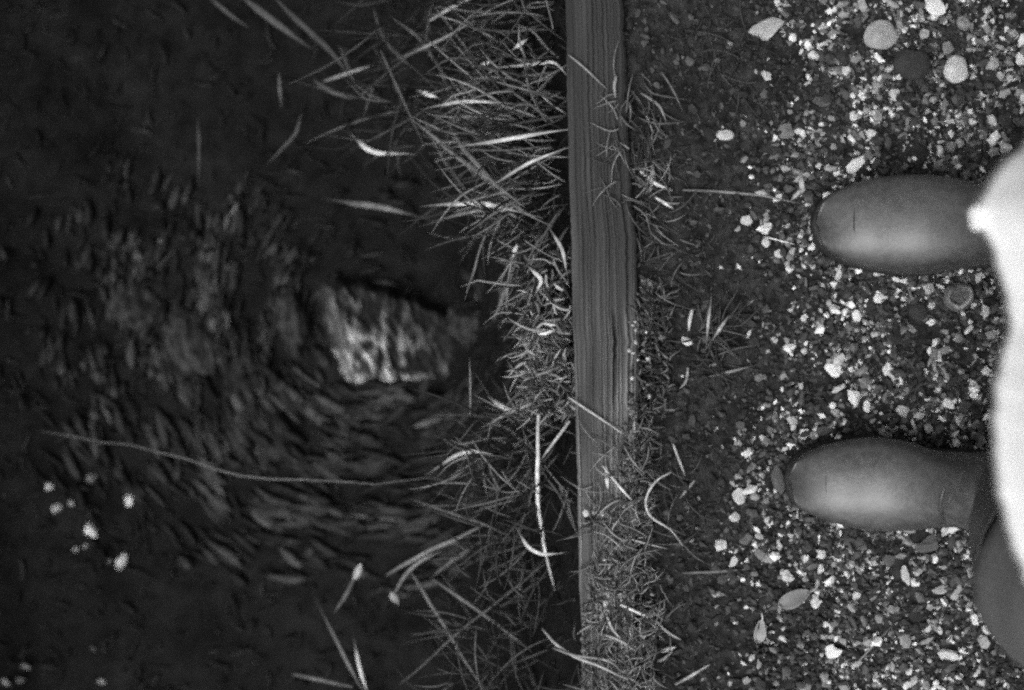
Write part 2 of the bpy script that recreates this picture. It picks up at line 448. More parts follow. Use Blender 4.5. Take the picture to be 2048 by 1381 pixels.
taken = [(1922, 592, 36)] + [(h[0], h[1], max(h[2], h[3]) * 0.5) for h in HERO]
def region_words(px, py):
    if px < 1545: return 'lying on the dark soil between plank and gravel'
    if py < 345: return 'in the gravel above the upper boot'
    if py < 880: return 'in the gravel between the two boots'
    return 'in the gravel below the lower boot'
LAND = [(1760, 73, 'the large round pale pebble'), (1820, 130, 'the large dark round stone'), (1910, 140, 'the six sided pale pebble'), (1527, 62, 'the pale wedge stone'), (1868, 10, 'the bright chip at the top edge'),
 (1450, 271, 'the lone white oval pebble'), (1712, 330, 'the elongated white stone'), (1738, 265, 'the pale triangular stone'), (1640, 205, 'the dull grey slab'), (1530, 457, 'the white notched stone'),
 (1372, 684, 'the lone white chip by the plant'), (1668, 738, 'the largest white quartz stone'), (1708, 796, 'the pale angular stone under the quartz'), (1776, 738, 'the pale pointed stone'),
 (1713, 632, 'the white upright pebble'), (1753, 597, 'the crumbly white stone'), (1835, 624, 'the dark round stone under the ankle'), (1803, 822, 'the long pale grey stone'), (1922, 592, 'the hollow pale rimmed stone'),
 (1495, 905, 'the lone pale stone before the lower toe'), (1478, 993, 'the pale upright stone on soil'), (1492, 1080, 'the dull grey angular stone'), (1665, 1300, 'the white L shaped stone'),
 (1895, 1308, 'the largest pale rough stone'), (1976, 1258, 'the white rough stone by the shaft'), (1830, 1165, 'the brightest stone below the ankle'), (1588, 1196, 'the curled grey leaf'), (1519, 1262, 'the teardrop leaf'),
 (1712, 1192, 'the white stone below the ball of the boot'), (1855, 1090, 'the dark leaf shaped stone'), (1632, 446, 'the upper boot toe'), (1578, 970, 'the lower boot toe'), (1800, 345, 'the upper boot edge'),
 (1850, 548, 'the underside of the upper boot'), (1760, 876, 'the top of the lower boot'), (1760, 1068, 'the underside of the lower boot'), (2000, 60, 'the corner at the top by the bright stones')]
used_labels = set()
def place_label(px, py, w_):
    for dd, ax, ay, ref in sorted(((px - a) ** 2 + (py - b) ** 2, a, b, c) for a, b, c in LAND)[:9]:
        dx, dy = px - ax, py - ay; d = math.sqrt(dd)
        if abs(dx) > 2.2 * abs(dy): way = 'towards the coat from' if dx > 0 else 'towards the plank from'
        elif abs(dy) > 2.2 * abs(dx): way = 'below' if dy > 0 else 'above'
        else: way = ('below and coatward of' if dx > 0 else 'below and plankward of') if dy > 0 else ('above and coatward of' if dx > 0 else 'above and plankward of')
        how = 'close' if d < 55 else 'a little' if d < 110 else 'well'
        lab = 'small %s gravel stone %s %s %s' % (w_, how, way, ref)
        if lab not in used_labels and len(lab.split()) <= 16:
            used_labels.add(lab); return lab
    return None
cnt = 0; tries = 0
while cnt < 215 and tries < 20000:
    tries += 1
    px, py = rnd.uniform(1420, 2048), rnd.uniform(0, 1381)
    if px > 1990 and 290 < py < 1190: continue
    if rnd.random() > density(px, py) * 0.95 or in_boot(px, py, 6): continue
    r = rnd.choice((17, 19, 21, 24, 27, 33)) * rnd.uniform(0.85, 1.1)
    if any((px - a) ** 2 + (py - b) ** 2 < (c + r * 0.5) ** 2 for a, b, c in taken): continue
    taken.append((px, py, r * 0.5))
    q = rnd.random()
    if q < 0.30: t = rnd.choice((180, 195, 210, 225)); w_ = 'pale'
    elif q < 0.66: t = rnd.choice((105, 120, 135, 150)); w_ = 'mid grey'
    else: t = rnd.choice((60, 75, 90)); w_ = 'dark grey'
    reg = region_words(px, py)
    put_stone('gravel_stone', px, py, r, r * rnd.uniform(0.55, 1.0), t, True, rnd.uniform(0, 180), ground_z, rnd.uniform(0.5, 0.8),
              place_label(px, py, w_) or 'small %s angular gravel stone %s' % (w_, reg), 'gravel stone', 'small %s stones %s' % (w_, reg), 1)
    cnt += 1

# --- the grit nobody could count
def grit(name, N, box, size_px, seed, dens=True, dark=False):
    g = np.random.default_rng(seed); rr = random.Random(seed)
    Vs, Fs, Ts = [], [], []; off = 0
    base = [chop(ICO1[0], 7, g, 0.3, 0.7) for _ in range(30)]
    n = 0
    while n < N:
        px, py = rr.uniform(*box[0]), rr.uniform(*box[1])
        if dens and rr.random() > density(px, py) ** 1.1 * 1.0: continue
        if in_boot(px, py, -14): continue
        if any((px - a) ** 2 + (py - b) ** 2 < (c * 0.85) ** 2 for a, b, c in taken[:50]): continue
        p = P(px, py, 0); z = ground_z(p.x, p.y)
        s = min(size_px[1], size_px[0] + rr.expovariate(1 / 4.8)) * 0.5 * 0.000527
        q = rr.random(); s *= 1.2 if q < 0.1 else 1.0
        v = base[rr.randrange(30)] * (s * rr.uniform(.7, 1.6), s * rr.uniform(.5, 1.1), s * rr.uniform(.5, 1.0))
        a = rr.uniform(0, 6.28); ca, sa = math.cos(a), math.sin(a)
        tx = rr.uniform(-.6, .6); ct, st = math.cos(tx), math.sin(tx)
        x, y, zz = v[:, 0], v[:, 1] * ct - v[:, 2] * st, v[:, 1] * st + v[:, 2] * ct
        Vs.append(np.stack([p.x + x * ca - y * sa, p.y + x * sa + y * ca, z + zz + s * rr.uniform(0.0, 0.9)], 1))
        Fs.append(ICO1[1] + off); off += len(v)
        cl = 0.8 + 2.0 * noise.noise(Vector((px * 0.02, py * 0.02, 9)))      # pale grains lie in patches
        if q < 0.11 * cl: t = rr.uniform(0.40, 0.85)
        elif q < 0.38 * cl: t = rr.uniform(0.11, 0.32)
        else: t = rr.uniform(0.015, 0.085)
        if dark: t = rr.choice((0.02, 0.03, 0.04, 0.055, 0.08))
        Ts.append(np.full(len(v), t)); n += 1
    o = np_mesh(name, np.concatenate(Vs), np.concatenate(Fs), M_GRAIN, tone=np.concatenate(Ts))
    return tag(o, kind='stuff')
grit('gravel', 15500, ((1330, 2080), (-30, 1411)), (6.2, 26), 21)
grit('soil_clods', 2600, ((1240, 1640), (-30, 1411)), (6, 26), 23, dens=False, dark=True)
grit('gravel', 11000, ((1500, 2900), (-1000, 2400)), (9, 28), 22)

# ------------------------------------------------------------------ grass, straws
def catmull(pts, n):
    pts = [Vector(p) for p in pts]
    if len(pts) == 2: return [pts[0].lerp(pts[1], i / n) for i in range(n + 1)]
    out = []
    ext = [pts[0] * 2 - pts[1]] + pts + [pts[-1] * 2 - pts[-2]]
    m = max(2, n // (len(pts) - 1))
    for i in range(len(pts) - 1):
        a, b, c, d = ext[i:i + 4]
        for k in range(m):
            t = k / m
            out.append(0.5 * ((2 * b) + (-a + c) * t + (2 * a - 5 * b + 4 * c - d) * t * t + (-a + 3 * b - 3 * c + d) * t ** 3))
    out.append(pts[-1])
    return out

def ribbon(path, w, flat=0.4, sides=5, taper=(0.55, 0.35), V=None, F=None):
    """a flattened stalk along path; widths in metres"""
    V = [] if V is None else V; F = [] if F is None else F
    o = len(V); n = len(path)
    for i, p in enumerate(path):
        d = (path[min(n - 1, i + 1)] - path[max(0, i - 1)])
        d = d.normalized() if d.length > 1e-9 else Vector((1, 0, 0))
        s = d.cross(Vector((0, 0, 1)))
        s = s.normalized() if s.length > 1e-5 else Vector((0, 1, 0))
        u = s.cross(d)
        t = i / (n - 1)
        k = 1.0
        if t < 0.25: k = taper[0] + (1 - taper[0]) * t / 0.25
        if t > 0.6: k = 1 - (1 - taper[1]) * (t - 0.6) / 0.4
        for q in range(sides):
            a = 6.2832 * q / sides
            V.append(p + s * (math.cos(a) * w * 0.5 * k) + u * (math.sin(a) * w * 0.5 * k * flat))
    for i in range(n - 1):
        for q in range(sides):
            q2 = (q + 1) % sides
            F.append((o + i * sides + q, o + i * sides + q2, o + (i + 1) * sides + q2, o + (i + 1) * sides + q))
    F.append(tuple(o + q for q in reversed(range(sides)))); F.append(tuple(o + (n - 1) * sides + q for q in range(sides)))
    return V, F

def surf(px, py, lift=0.004):
    p = P(px, py, 0.0)
    for _ in range(6):
        if plank_left(p.y) - 0.002 < p.x < plank_right(p.y) + 0.002: z = 0.032
        elif p.x > 0.11: z = ground_z(p.x, p.y)
        else: z = bed_z(p.x, p.y)
        p = P(px, py, z + lift)
    return p

STRAWS = [  # name, label, points (px), z (None = lying on what is below; number or pair = heights), width px, tone
 ('grass_stalk', 'very long thin arching stem reaching across the dark ditch', [(80, 860), (260, 895), (430, 935), (600, 958), (750, 963), (910, 962)], (-0.46, -0.18), 4.2, 92),
 ('grass_stalk', 'bright upright stalk standing beside the plank in the lower half', [(1077, 830), (1075, 940), (1079, 1020), (1090, 1100), (1108, 1180)], (0.0, -0.14), 9, 205),
 ('grass_stalk', 'pale stalk forking off the bright upright stalk towards the plank', [(1140, 842), (1108, 885), (1080, 922)], (0.02, -0.04), 7, 150),
 ('dead_leaf', 'pale bent leaf blade arched above the long thin stem end', [(880, 932), (915, 910), (950, 902), (985, 910)], (-0.2, -0.16), 10, 190),
 ('grass_stalk', 'thick pale stalk slanting down below the bent leaf blade', [(772, 1150), (870, 1098), (970, 1048)], (-0.3, -0.16), 10, 120),
 ('grass_stalk', 'second slanting stalk curling under the thick pale one', [(788, 1185), (815, 1145), (860, 1112), (915, 1082)], (-0.3, -0.2), 9, 105),
 ('grass_stalk', 'long stalk running from the slanting stalks to the bottom edge', [(825, 1145), (860, 1205), (910, 1290), (975, 1385)], (-0.28, -0.2), 8, 112),
 ('grass_stalk', 'long stalk descending towards the foot of the plank', [(862, 1155), (920, 1195), (1000, 1255), (1062, 1302)], (-0.26, -0.12), 8, 112),
 ('grass_stalk', 'thin faint stalk crossing the two long stalks at the bottom', [(800, 1368), (900, 1280), (1000, 1200), (1092, 1125)], (-0.25, -0.1), 5, 82),
 ('grass_stalk', 'short dull stalk above the corner of the long descending stalk', [(865, 1152), (920, 1110), (960, 1083)], (-0.27, -0.2), 9, 90),
 ('grass_stalk', 'dim stalk leading to the bright crescent blade', [(825, 1000), (900, 1025), (970, 1050), (1045, 1088)], (-0.24, -0.1), 6, 92),
 ('dead_leaf', 'bright crescent shaped blade touching the upright stalk', [(1042, 1072), (1058, 1095), (1083, 1108), (1112, 1108)], (-0.09, -0.07), 10, 205),
 ('dead_leaf', 'broad dull blade at the bottom beside a bright short one', [(650, 1235), (690, 1315), (728, 1385)], (-0.36, -0.32), 10, 112),
 ('dead_leaf', 'bright short blade pointing down at the bottom edge', [(711, 1298), (722, 1345), (735, 1385)], (-0.3, -0.28), 10, 195),
 ('seed_head', 'pale seed head on a dim stalk in the lower ditch', [(722, 1128), (714, 1148), (706, 1162)], (-0.34, -0.36), 16, 165),
 ('grass_stalk', 'dim stalk under the pale seed head', [(708, 1158), (692, 1190), (670, 1225)], (-0.36, -0.4), 9, 90),
 ('seed_head', 'dim seed head hanging below the slanting stalks', [(781, 1185), (790, 1197), (798, 1210)], (-0.3, -0.31), 17, 140),
 ('grass_stalk', 'low dim stalk lying along the bottom edge', [(585, 1348), (640, 1360), (705, 1374)], (-0.4, -0.36), 9, 95),
 ('grass_stalk', 'pale stalk curving over the plank edge at the bottom', [(1086, 1258), (1114, 1290), (1150, 1313), (1200, 1332), (1255, 1360)], (-0.03, 0.042), 7, 165),
 ('grass_stalk', 'second stalk curving onto the plank just under the first', [(1105, 1296), (1150, 1312), (1215, 1322), (1245, 1345)], (-0.01, 0.04), 6, 130),
 ('reed_leaf', 'thick bent reed running down to the plank in the upper half', [(820, 235), (900, 300), (980, 368), (1040, 420), (1105, 455)], (-0.20, 0.0), 16, 150),
 ('reed_leaf', 'second thick reed alongside the bent reed', [(865, 280), (930, 325), (985, 362), (1050, 415)], (-0.17, -0.02), 13, 160),
 ('reed_leaf', 'third reed crossing down to the bent reeds', [(890, 240), (930, 300), (970, 345), (1010, 390)], (-0.17, -0.02), 14, 150),
 ('dead_leaf', 'bright long blade lying level towards the plank', [(948, 288), (1000, 281), (1060, 271), (1125, 262)], (-0.06, 0.0), 11, 180),
 ('dead_leaf', 'bright straight blade near the top ending in a bend', [(1005, 134), (1075, 128), (1108, 126), (1134, 150)], (-0.12, -0.02), 9, 205),
 ('dead_leaf', 'short bright blade beside the bright straight blade', [(965, 128), (985, 126)], (-0.13, -0.12), 11, 215),
 ('grass_stalk', 'long thin stem slanting across the crossing reeds near the top', [(800, 118), (850, 95), (900, 70), (948, 40)], (-0.22, -0.14), 7, 115),
 ('grass_stalk', 'pale stem slanting up to the top edge', [(858, 42), (905, 15), (950, -6)], (-0.2, -0.15), 8, 145),
 ('dead_leaf', 'small bright slanted blade near the top of the plank', [(1030, 96), (1052, 80)], (-0.08, -0.07), 11, 215),
 ('grass_stalk', 'pale stick slanting in the upper ditch', [(648, 162), (700, 146), (748, 130)], (-0.34, -0.3), 8, 125),
 ('dead_leaf', 'brightest crescent blade hanging in the dark upper ditch', [(716, 282), (735, 298), (758, 306), (800, 307)], (-0.3, -0.27), 13, 215),
 ('dead_leaf', 'short bright blade above the level blades', [(842, 183), (874, 195)], (-0.2, -0.19), 12, 205),
 ('dead_leaf', 'slim pale blade lying level below the short bright blade', [(878, 211), (930, 203), (1000, 206)], (-0.10, -0.06), 10, 185),
 ('dead_leaf', 'pale blade rising to the plank between the reeds', [(998, 362), (1060, 325), (1122, 300)], (-0.05, 0.0), 9, 170),
 ('dead_leaf', 'broad dim blade lying level in the middle of the ditch', [(685, 404), (755, 414), (822, 430)], (-0.38, -0.33), 16, 108),
 ('dead_leaf', 'bright tipped blade under the bent reeds', [(885, 410), (960, 407), (1032, 422)], (-0.12, -0.04), 14, 200),
 ('dead_leaf', 'pale drooping blade below the bright tipped one', [(890, 438), (950, 421), (1010, 424), (1045, 440)], (-0.2, -0.1), 10, 140),
 ('grass_stalk', 'dim stem hanging down towards the pale mossy clump', [(1036, 500), (1022, 550), (1003, 600), (983, 648)], (-0.1, -0.22), 11, 105),
 ('dead_leaf', 'bright short blade at the head of the hanging stem', [(1033, 488), (1026, 515)], (-0.08, -0.09), 14, 215),
 ('dead_leaf', 'bright bent chip of leaf on the edge by the plank', [(1064, 540), (1082, 560), (1074, 582)], (-0.05, -0.06), 11, 225),
 ('dead_leaf', 'pale blade arching along the plank side', [(1108, 470), (1125, 500), (1133, 540)], (0.0, -0.01), 10, 170),
 ('dead_leaf', 'pale frayed leaf above the mossy clump', [(1060, 658), (1085, 664), (1108, 662)], (-0.05, -0.04), 17, 220),
 ('dead_leaf', 'bright broken leaf at the lower edge of the mossy clump', [(985, 800), (1005, 814), (1030, 824)], (-0.14, -0.1), 13, 200),
 ('grass_stalk', 'pale stem leading from the broken leaf to the plank', [(975, 850), (1020, 826), (1070, 806), (1105, 800)], (-0.14, -0.03), 7, 140),
 ('straw', 'straight straw lying across the middle of the plank', [(1137, 795), (1190, 830), (1247, 868)], None, 5, 165),
 ('straw', 'faint straw lying across the top of the plank', [(1137, 110), (1172, 138), (1216, 180)], None, 5, 120),
 ('straw', 'straw slanting off the plank in the lower half', [(1205, 932), (1240, 975), (1268, 1005)], None, 6, 190),
 ('dead_leaf', 'pale flat chip of leaf on the plank beside a slanting straw', [(1213, 936), (1214, 958), (1216, 980)], None, 11, 205),
 ('straw', 'looping pale stem arching over the moss next to the plank', [(1343, 945), (1312, 964), (1292, 1000), (1302, 1033), (1342, 1060), (1366, 1092)], (0.05, 0.02), 5, 165),
 ('straw', 'straight pale straw beside the top of the looping stem', [(1346, 888), (1358, 920), (1371, 953)], None, 6, 165),
 ('straw', 'short slanting straw crossing behind the looping stem', [(1390, 960), (1360, 997)], None, 6, 140),
 ('straw', 'bent bright straw on the moss near the bottom', [(1240, 1210), (1298, 1232), (1330, 1216)], None, 6, 215),
 ('straw', 'straw pointing down from the bend of the bright straw', [(1286, 1232), (1278, 1250), (1275, 1272)], None, 5, 150),
 ('straw', 'curved straw on the overgrown plank end', [(1214, 1233), (1225, 1258), (1242, 1278)], None, 6, 160),
 ('straw', 'long straw slanting along the overgrown plank end', [(1208, 1270), (1240, 1282), (1270, 1302)], None, 6, 140),
 ('straw', 'slanting straw on the soil beside the overgrown plank end', [(1310, 1240), (1335, 1264), (1367, 1283)], None, 6, 160),
 ('straw', 'short thick bright straw on the soil near the bottom', [(1323, 1303), (1352, 1294)], None, 9, 205),
 ('straw', 'short straw touching the short thick bright one', [(1315, 1323), (1330, 1316), (1345, 1303)], None, 7, 155),
 ('straw', 'lone slanting straw at the bottom on bare dark soil', [(1350, 1370), (1385, 1350), (1420, 1329)], None, 7, 160),
 ('straw', 'faint level straw on dark soil in front of the lower boot', [(1365, 1146), (1430, 1144), (1502, 1138)], None, 6, 100),
 ('straw', 'thin straw slanting over the gravel at the bottom', [(1665, 1384), (1730, 1310), (1785, 1250)], None, 4, 120),
 ('straw', 'long faint straw pointing at the upper boot toe', [(1365, 380), (1440, 384), (1520, 392), (1600, 408)], None, 6, 110),
 ('straw', 'hair thin white stem below the white notched stone', [(1527, 474), (1560, 482), (1596, 492)], None, 3, 205),
 ('dead_leaf', 'forked pale leaf fragment in front of the upper boot', [(1602, 352), (1604, 375), (1612, 400)], None, 15, 165),
 ('dead_leaf', 'side branch of leaf by the forked pale fragment', [(1604, 378), (1593, 390), (1583, 400)], None, 11, 160),
 ('straw', 'short upright straw at the plank edge in the upper half', [(1233, 152), (1229, 172), (1231, 196)], None, 7, 140),
 ('straw', 'long bent straw beside the upper plank edge', [(1264, 182), (1290, 222), (1310, 276)], None, 6, 135),
 ('straw', 'second bent straw next to the long one by the plank', [(1282, 186), (1318, 212), (1333, 245)], None, 6, 125),
 ('straw', 'pale slanting straw just above the upper boot level', [(1309, 394), (1347, 418)], None, 7, 190),
 ('straw', 'bright kinked straw beside the plank', [(1280, 342), (1304, 364), (1344, 382)], None, 8, 200),
 ('straw', 'upright straw crossing the bright kinked straw', [(1305, 330), (1304, 360), (1300, 385)], None, 8, 160),
 ('straw', 'pale upright stub on the soil above the lone white chip', [(1385, 618), (1380, 640), (1378, 662)], None, 8, 190),
 ('dead_leaf', 'pale slanted leaf of the wispy plant', [(1452, 640), (1440, 658), (1428, 676)], (0.045, 0.03), 9, 155),
 ('dead_leaf', 'upright leaf in the middle of the wispy plant', [(1421, 612), (1417, 645), (1414, 684)], (0.05, 0.02), 8, 145),
 ('dead_leaf', 'short level leaf under the wispy plant', [(1412, 731), (1442, 727)], None, 9, 140),
 ('dead_leaf', 'long curved leaf reaching out from the wispy plant', [(1425, 752), (1460, 744), (1502, 733)], None, 8, 125),
 ('straw', 'short kinked straw below the lone white chip', [(1376, 735), (1372, 762), (1360, 778)], None, 6, 150),
 ('reed_leaf', 'dim curved reed hanging in the dark upper ditch', [(602, 228), (592, 265), (572, 290), (532, 330)], (-0.4, -0.46), 11, 92),
 ('reed_leaf', 'dim upright reed above the curved one in the dark ditch', [(558, 145), (560, 180), (564, 218)], (-0.4, -0.42), 10, 95),
 ('reed_leaf', 'faintest upright reed alone in the darkest part of the ditch', [(395, 235), (397, 300), (396, 375)], (-0.44, -0.48), 9, 68),
 ('reed_leaf', 'broad dim reed slanting down from the top edge', [(480, -8), (545, 42), (625, 100)], (-0.36, -0.34), 22, 88),
 ('reed_leaf', 'second broad reed slanting beside the first at the top', [(545, -8), (600, 45), (660, 100), (700, 155)], (-0.36, -0.3), 18, 85),
 ('reed_leaf', 'thin dim reed furthest along the top edge in the dark', [(415, -8), (455, 25), (500, 58)], (-0.4, -0.4), 14, 72),
 ('reed_leaf', 'dim reed lying below the broad slanting reeds', [(625, 160), (660, 182), (705, 200)], (-0.36, -0.33), 15, 95),
 ('reed_leaf', 'dim reed steeply crossing the pale stick', [(678, 90), (695, 130), (712, 175)], (-0.34, -0.32), 11, 95),
 ('reed_leaf', 'mottled reed descending to the crossing stems', [(745, 10), (765, 70), (795, 110), (830, 140)], (-0.3, -0.2), 12, 100),
 ('reed_leaf', 'long dim reed meeting the slanting stem near the top', [(780, 32), (830, 70), (860, 105), (875, 135)], (-0.27, -0.2), 10, 110),
]
def build_straws():
    for name, lab, pts, z, w, t in STRAWS:
        if z is None:
            path = [surf(a, b, 0.0035) for a, b in pts]
            # a straight straw rests on its highest spots, it does not sink into hollows
            zm = max(p.z for p in path)
            path = [P(a, b, max(surf(a, b, 0.0035).z, zm - 0.006)) for a, b in pts]
        else:
            n = len(pts)
            path = [P(a, b, z[0] + 0.02 + (z[1] - z[0]) * i / (n - 1)) for i, (a, b) in enumerate(pts)]
        zz = sum(p.z for p in path) / len(path)
        fine = catmull(path, 16)
        jit = 0.010
        L = (fine[-1] - fine[0]).length
        fine = [p + Vector((fbm(p.x, p.y + w, 16, 2), fbm(p.y, p.x + t, 16, 2), 0)) * L * jit for p in fine]
        base = fine[0].copy()
        big = name in ('dead_leaf', 'reed_leaf', 'seed_head')
        if name == 'dead_leaf' and L > 0.008:                    # blades thin out into long dim tips
            e = 0.35 * L
            a_, b_ = (fine[0] - fine[2]).normalized(), (fine[-1] - fine[-3]).normalized()
            fine = [fine[0] + a_ * e + Vector((0, 0, -0.006)), fine[0] + a_ * e * 0.5 + Vector((0, 0, -0.002))] + fine + [fine[-1] + b_ * e * 0.5 + Vector((0, 0, -0.002)), fine[-1] + b_ * e + Vector((0, 0, -0.006))]
        V, F = ribbon([p - base for p in fine], size(w, zz) * (0.8 if name == 'dead_leaf' else 0.72 if name == 'reed_leaf' else 1.0), 0.25 if big else 0.7, 6, (0.12, 0.08) if big else (0.7, 0.4))
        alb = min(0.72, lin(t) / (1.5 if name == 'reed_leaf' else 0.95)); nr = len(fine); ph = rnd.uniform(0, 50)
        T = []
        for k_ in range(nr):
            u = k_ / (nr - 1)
            f_ = (0.22 + 0.9 * math.sin(math.pi * u) ** 1.5) if name == 'dead_leaf' else 0.62 + 0.5 * math.sin(math.pi * u)  # highlight painted into the blade colour: bright middle, dim ends
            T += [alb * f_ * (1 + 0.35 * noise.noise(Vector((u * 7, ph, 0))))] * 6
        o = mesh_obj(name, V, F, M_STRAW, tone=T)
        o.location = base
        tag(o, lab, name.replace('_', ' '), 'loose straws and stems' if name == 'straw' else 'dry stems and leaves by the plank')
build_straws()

def tuft(name, label, N, root, ang, length, width, tone, zr, lift, seed, curl=0.5, group='grass tufts along the plank', cat='grass tuft', kind=None, bend=0.0, pw=1.6):
    """one clump: N blades; root=(px0,px1,py0,py1), ang degrees in the picture plane (0 = +X, counter-clockwise)"""
    r = random.Random(seed); V, F, T = [], [], []
    for _ in range(N):
        px, py = r.uniform(root[0], root[1]), r.uniform(root[2], root[3])
        z = r.uniform(*zr)
        p = P(px, py, z)
        if name == 'ditch_litter':
            for _k in range(4): p = P(px, py, bed_z(p.x, p.y) + 0.004)
            z = p.z
        if zr[0] < 0.025 and (px > 1290 or (px > 1230 and py < 560)):
            z = ground_z(p.x, p.y) + (0.0 if kind else r.uniform(-0.002, 0.012)); p = P(px, py, z)
        a = math.radians(r.gauss((ang[0] + ang[1]) / 2, (ang[1] - ang[0]) / 3.2))
        L = size(r.uniform(*length), z)
        up = r.uniform(*lift) * L
        d = Vector((math.cos(a), math.sin(a), 0)); s = Vector((-d.y, d.x, 0)) * r.uniform(-curl, curl)
        kink = r.random() < 0.3; kp = r.uniform(0.4, 0.75); ka = r.uniform(-0.9, 0.9)
        path = []
        for i in range(8):
            t = i / 7
            q = p + d * (L * t) + s * (L * t * t) + Vector((0, 0, up * (t - t * t * (0.9 + bend))))
            if kink and t > kp:
                q += Vector((-d.y, d.x, -0.3)) * (L * (t - kp) * ka)
            path.append(q)
        n0 = len(V)
        w = size(r.uniform(*width), z)
        ribbon(path, w, 0.3, 4, (0.8, 0.15), V, F)
        tn = tone[0] + (tone[1] - tone[0]) * r.random() ** pw
        T += [tn] * (len(V) - n0)
    o = mesh_obj(name, V, F, M_BLADE, smooth=True, tone=T)
    return tag(o, label, None if kind else cat, None if kind else group, kind)

# clumps left of the plank
tuft('grass_tuft', 'dense tangled dry grass beside the top of the plank', 110, (960, 1142, -30, 110), (100, 260), (40, 150), (2.2, 5), (0.006, 0.24), (-0.24, -0.04), (-0.15, 0.5), 1, pw=2.6, curl=0.35)
tuft('grass_tuft', 'dense dry grass pointing out from the plank below the bright straight blade', 150, (950, 1143, 110, 220), (120, 245), (40, 170), (2.2, 5.5), (0.008, 0.36), (-0.24, -0.03), (-0.15, 0.4), 2, pw=2.4, curl=0.35)
tuft('grass_tuft', 'dense level grass blades around the bright long blade by the plank', 155, (960, 1143, 215, 325), (140, 220), (40, 170), (2.2, 6), (0.008, 0.36), (-0.22, -0.03), (-0.15, 0.4), 3, pw=2.3, curl=0.3)
tuft('grass_tuft', 'drooping grass clump below the bent reeds', 130, (960, 1143, 330, 480), (125, 255), (40, 170), (2.2, 5.5), (0.007, 0.32), (-0.22, -0.03), (-0.15, 0.3), 4, pw=2.5, curl=0.4)
tuft('grass_tuft', 'sparse long blades spreading over the upper ditch', 120, (720, 1000, -20, 300), (100, 330), (60, 220), (2.5, 6), (0.005, 0.14), (-0.36, -0.2), (-0.1, 0.2), 5, pw=2.2, curl=0.3)
tuft('grass_tuft', 'thin dark grass along the plank above the mossy clump', 110, (1035, 1147, 460, 640), (170, 300), (40, 130), (2.2, 5), (0.008, 0.32), (-0.16, -0.02), (-0.1, 0.4), 6, pw=2.6, curl=0.4)
tuft('grass_tuft', 'dim grass clump beside the bright upright stalk', 190, (930, 1152, 830, 1010), (100, 320), (40, 150), (2.2, 5), (0.007, 0.22), (-0.22, -0.02), (-0.15, 0.4), 9, pw=2.3, curl=0.4)
tuft('grass_tuft', 'thin dark grass at the foot of the upright stalk', 110, (930, 1157, 1010, 1200), (90, 310), (40, 150), (2.2, 5), (0.005, 0.10), (-0.25, -0.03), (-0.15, 0.4), 10, curl=0.4)
tuft('grass_tuft', 'dark grass clump against the plank at the bottom edge', 110, (900, 1157, 1200, 1400), (80, 300), (40, 150), (2.2, 5), (0.005, 0.10), (-0.26, -0.04), (-0.15, 0.4), 11, curl=0.4)
tuft('moss_clump', 'pale matted mossy clump bulging beside the middle of the plank', 620, (1052, 1148, 645, 828), (60, 300), (14, 52), (2.5, 6.5), (0.025, 0.48), (-0.13, -0.02), (0.1, 0.8), 7, curl=1.1, cat='moss clump', pw=1.8)
tuft('moss_clump', 'small pale broken moss strip on the plank side above the matted clump', 80, (1062, 1142, 500, 650), (60, 300), (12, 45), (3, 8), (0.03, 0.5), (-0.1, 0.0), (0.1, 0.7), 8, curl=1.0, cat='moss clump', pw=2.2)
# right of the plank
tuft('grass_tuft', 'wispy pale grass along the plank edge near the top', 48, (1240, 1325, 130, 330), (220, 340), (25, 90), (2.2, 4.5), (0.03, 0.17), (0.012, 0.035), (0.1, 0.5), 12, curl=0.8)
tuft('grass_tuft', 'tangled pale grass along the plank edge around the kinked straw', 62, (1255, 1345, 300, 470), (150, 400), (20, 75), (2.2, 5), (0.03, 0.28), (0.012, 0.035), (0.1, 0.6), 13, curl=0.9)
tuft('grass_tuft', 'thin grass by the plank below the kinked straw', 34, (1270, 1370, 450, 620), (180, 340), (25, 90), (2.2, 4.5), (0.02, 0.15), (0.01, 0.03), (0.1, 0.5), 14, curl=0.8)
tuft('wispy_plant', 'wispy radiating plant on dark soil between plank and gravel', 46, (1385, 1450, 640, 740), (-100, 110), (25, 90), (2.5, 4.5), (0.02, 0.10), (0.006, 0.02), (0.2, 0.7), 15, curl=0.8, cat='plant')
tuft('moss_clump', 'dim grey moss patch bordering the plank beside the wispy plant', 380, (1258, 1340, 570, 830), (0, 360), (8, 26), (3, 6), (0.02, 0.16), (0.012, 0.03), (0.1, 0.8), 16, curl=1.1, cat='moss clump')
tuft('grass_tuft', 'tangled thin stems around the looping pale stem', 42, (1270, 1390, 880, 1090), (0, 360), (25, 90), (2.2, 4.2), (0.02, 0.16), (0.01, 0.04), (0.1, 0.6), 17, curl=0.9)
tuft('grass_tuft', 'scattered stems over the overgrown plank end', 55, (1180, 1340, 1130, 1390), (0, 360), (20, 85), (2.2, 4.5), (0.02, 0.2), (0.03, 0.045), (0.0, 0.3), 18, curl=0.8)
tuft('moss_clump', 'matted grey moss and dead fibres covering the rotted plank end', 700, (1180, 1310, 1000, 1400), (0, 360), (8, 36), (2, 4), (0.03, 0.34), (0.028, 0.036), (0.0, 0.3), 41, curl=1.0, cat='moss clump', pw=2.0)
tuft('moss_clump', 'ragged pale moss creeping over the plank side above its rotted end', 330, (1245, 1305, 830, 1010), (0, 360), (8, 34), (2, 4), (0.02, 0.24), (0.022, 0.034), (0.0, 0.3), 42, curl=1.0, cat='moss clump', pw=2.0)
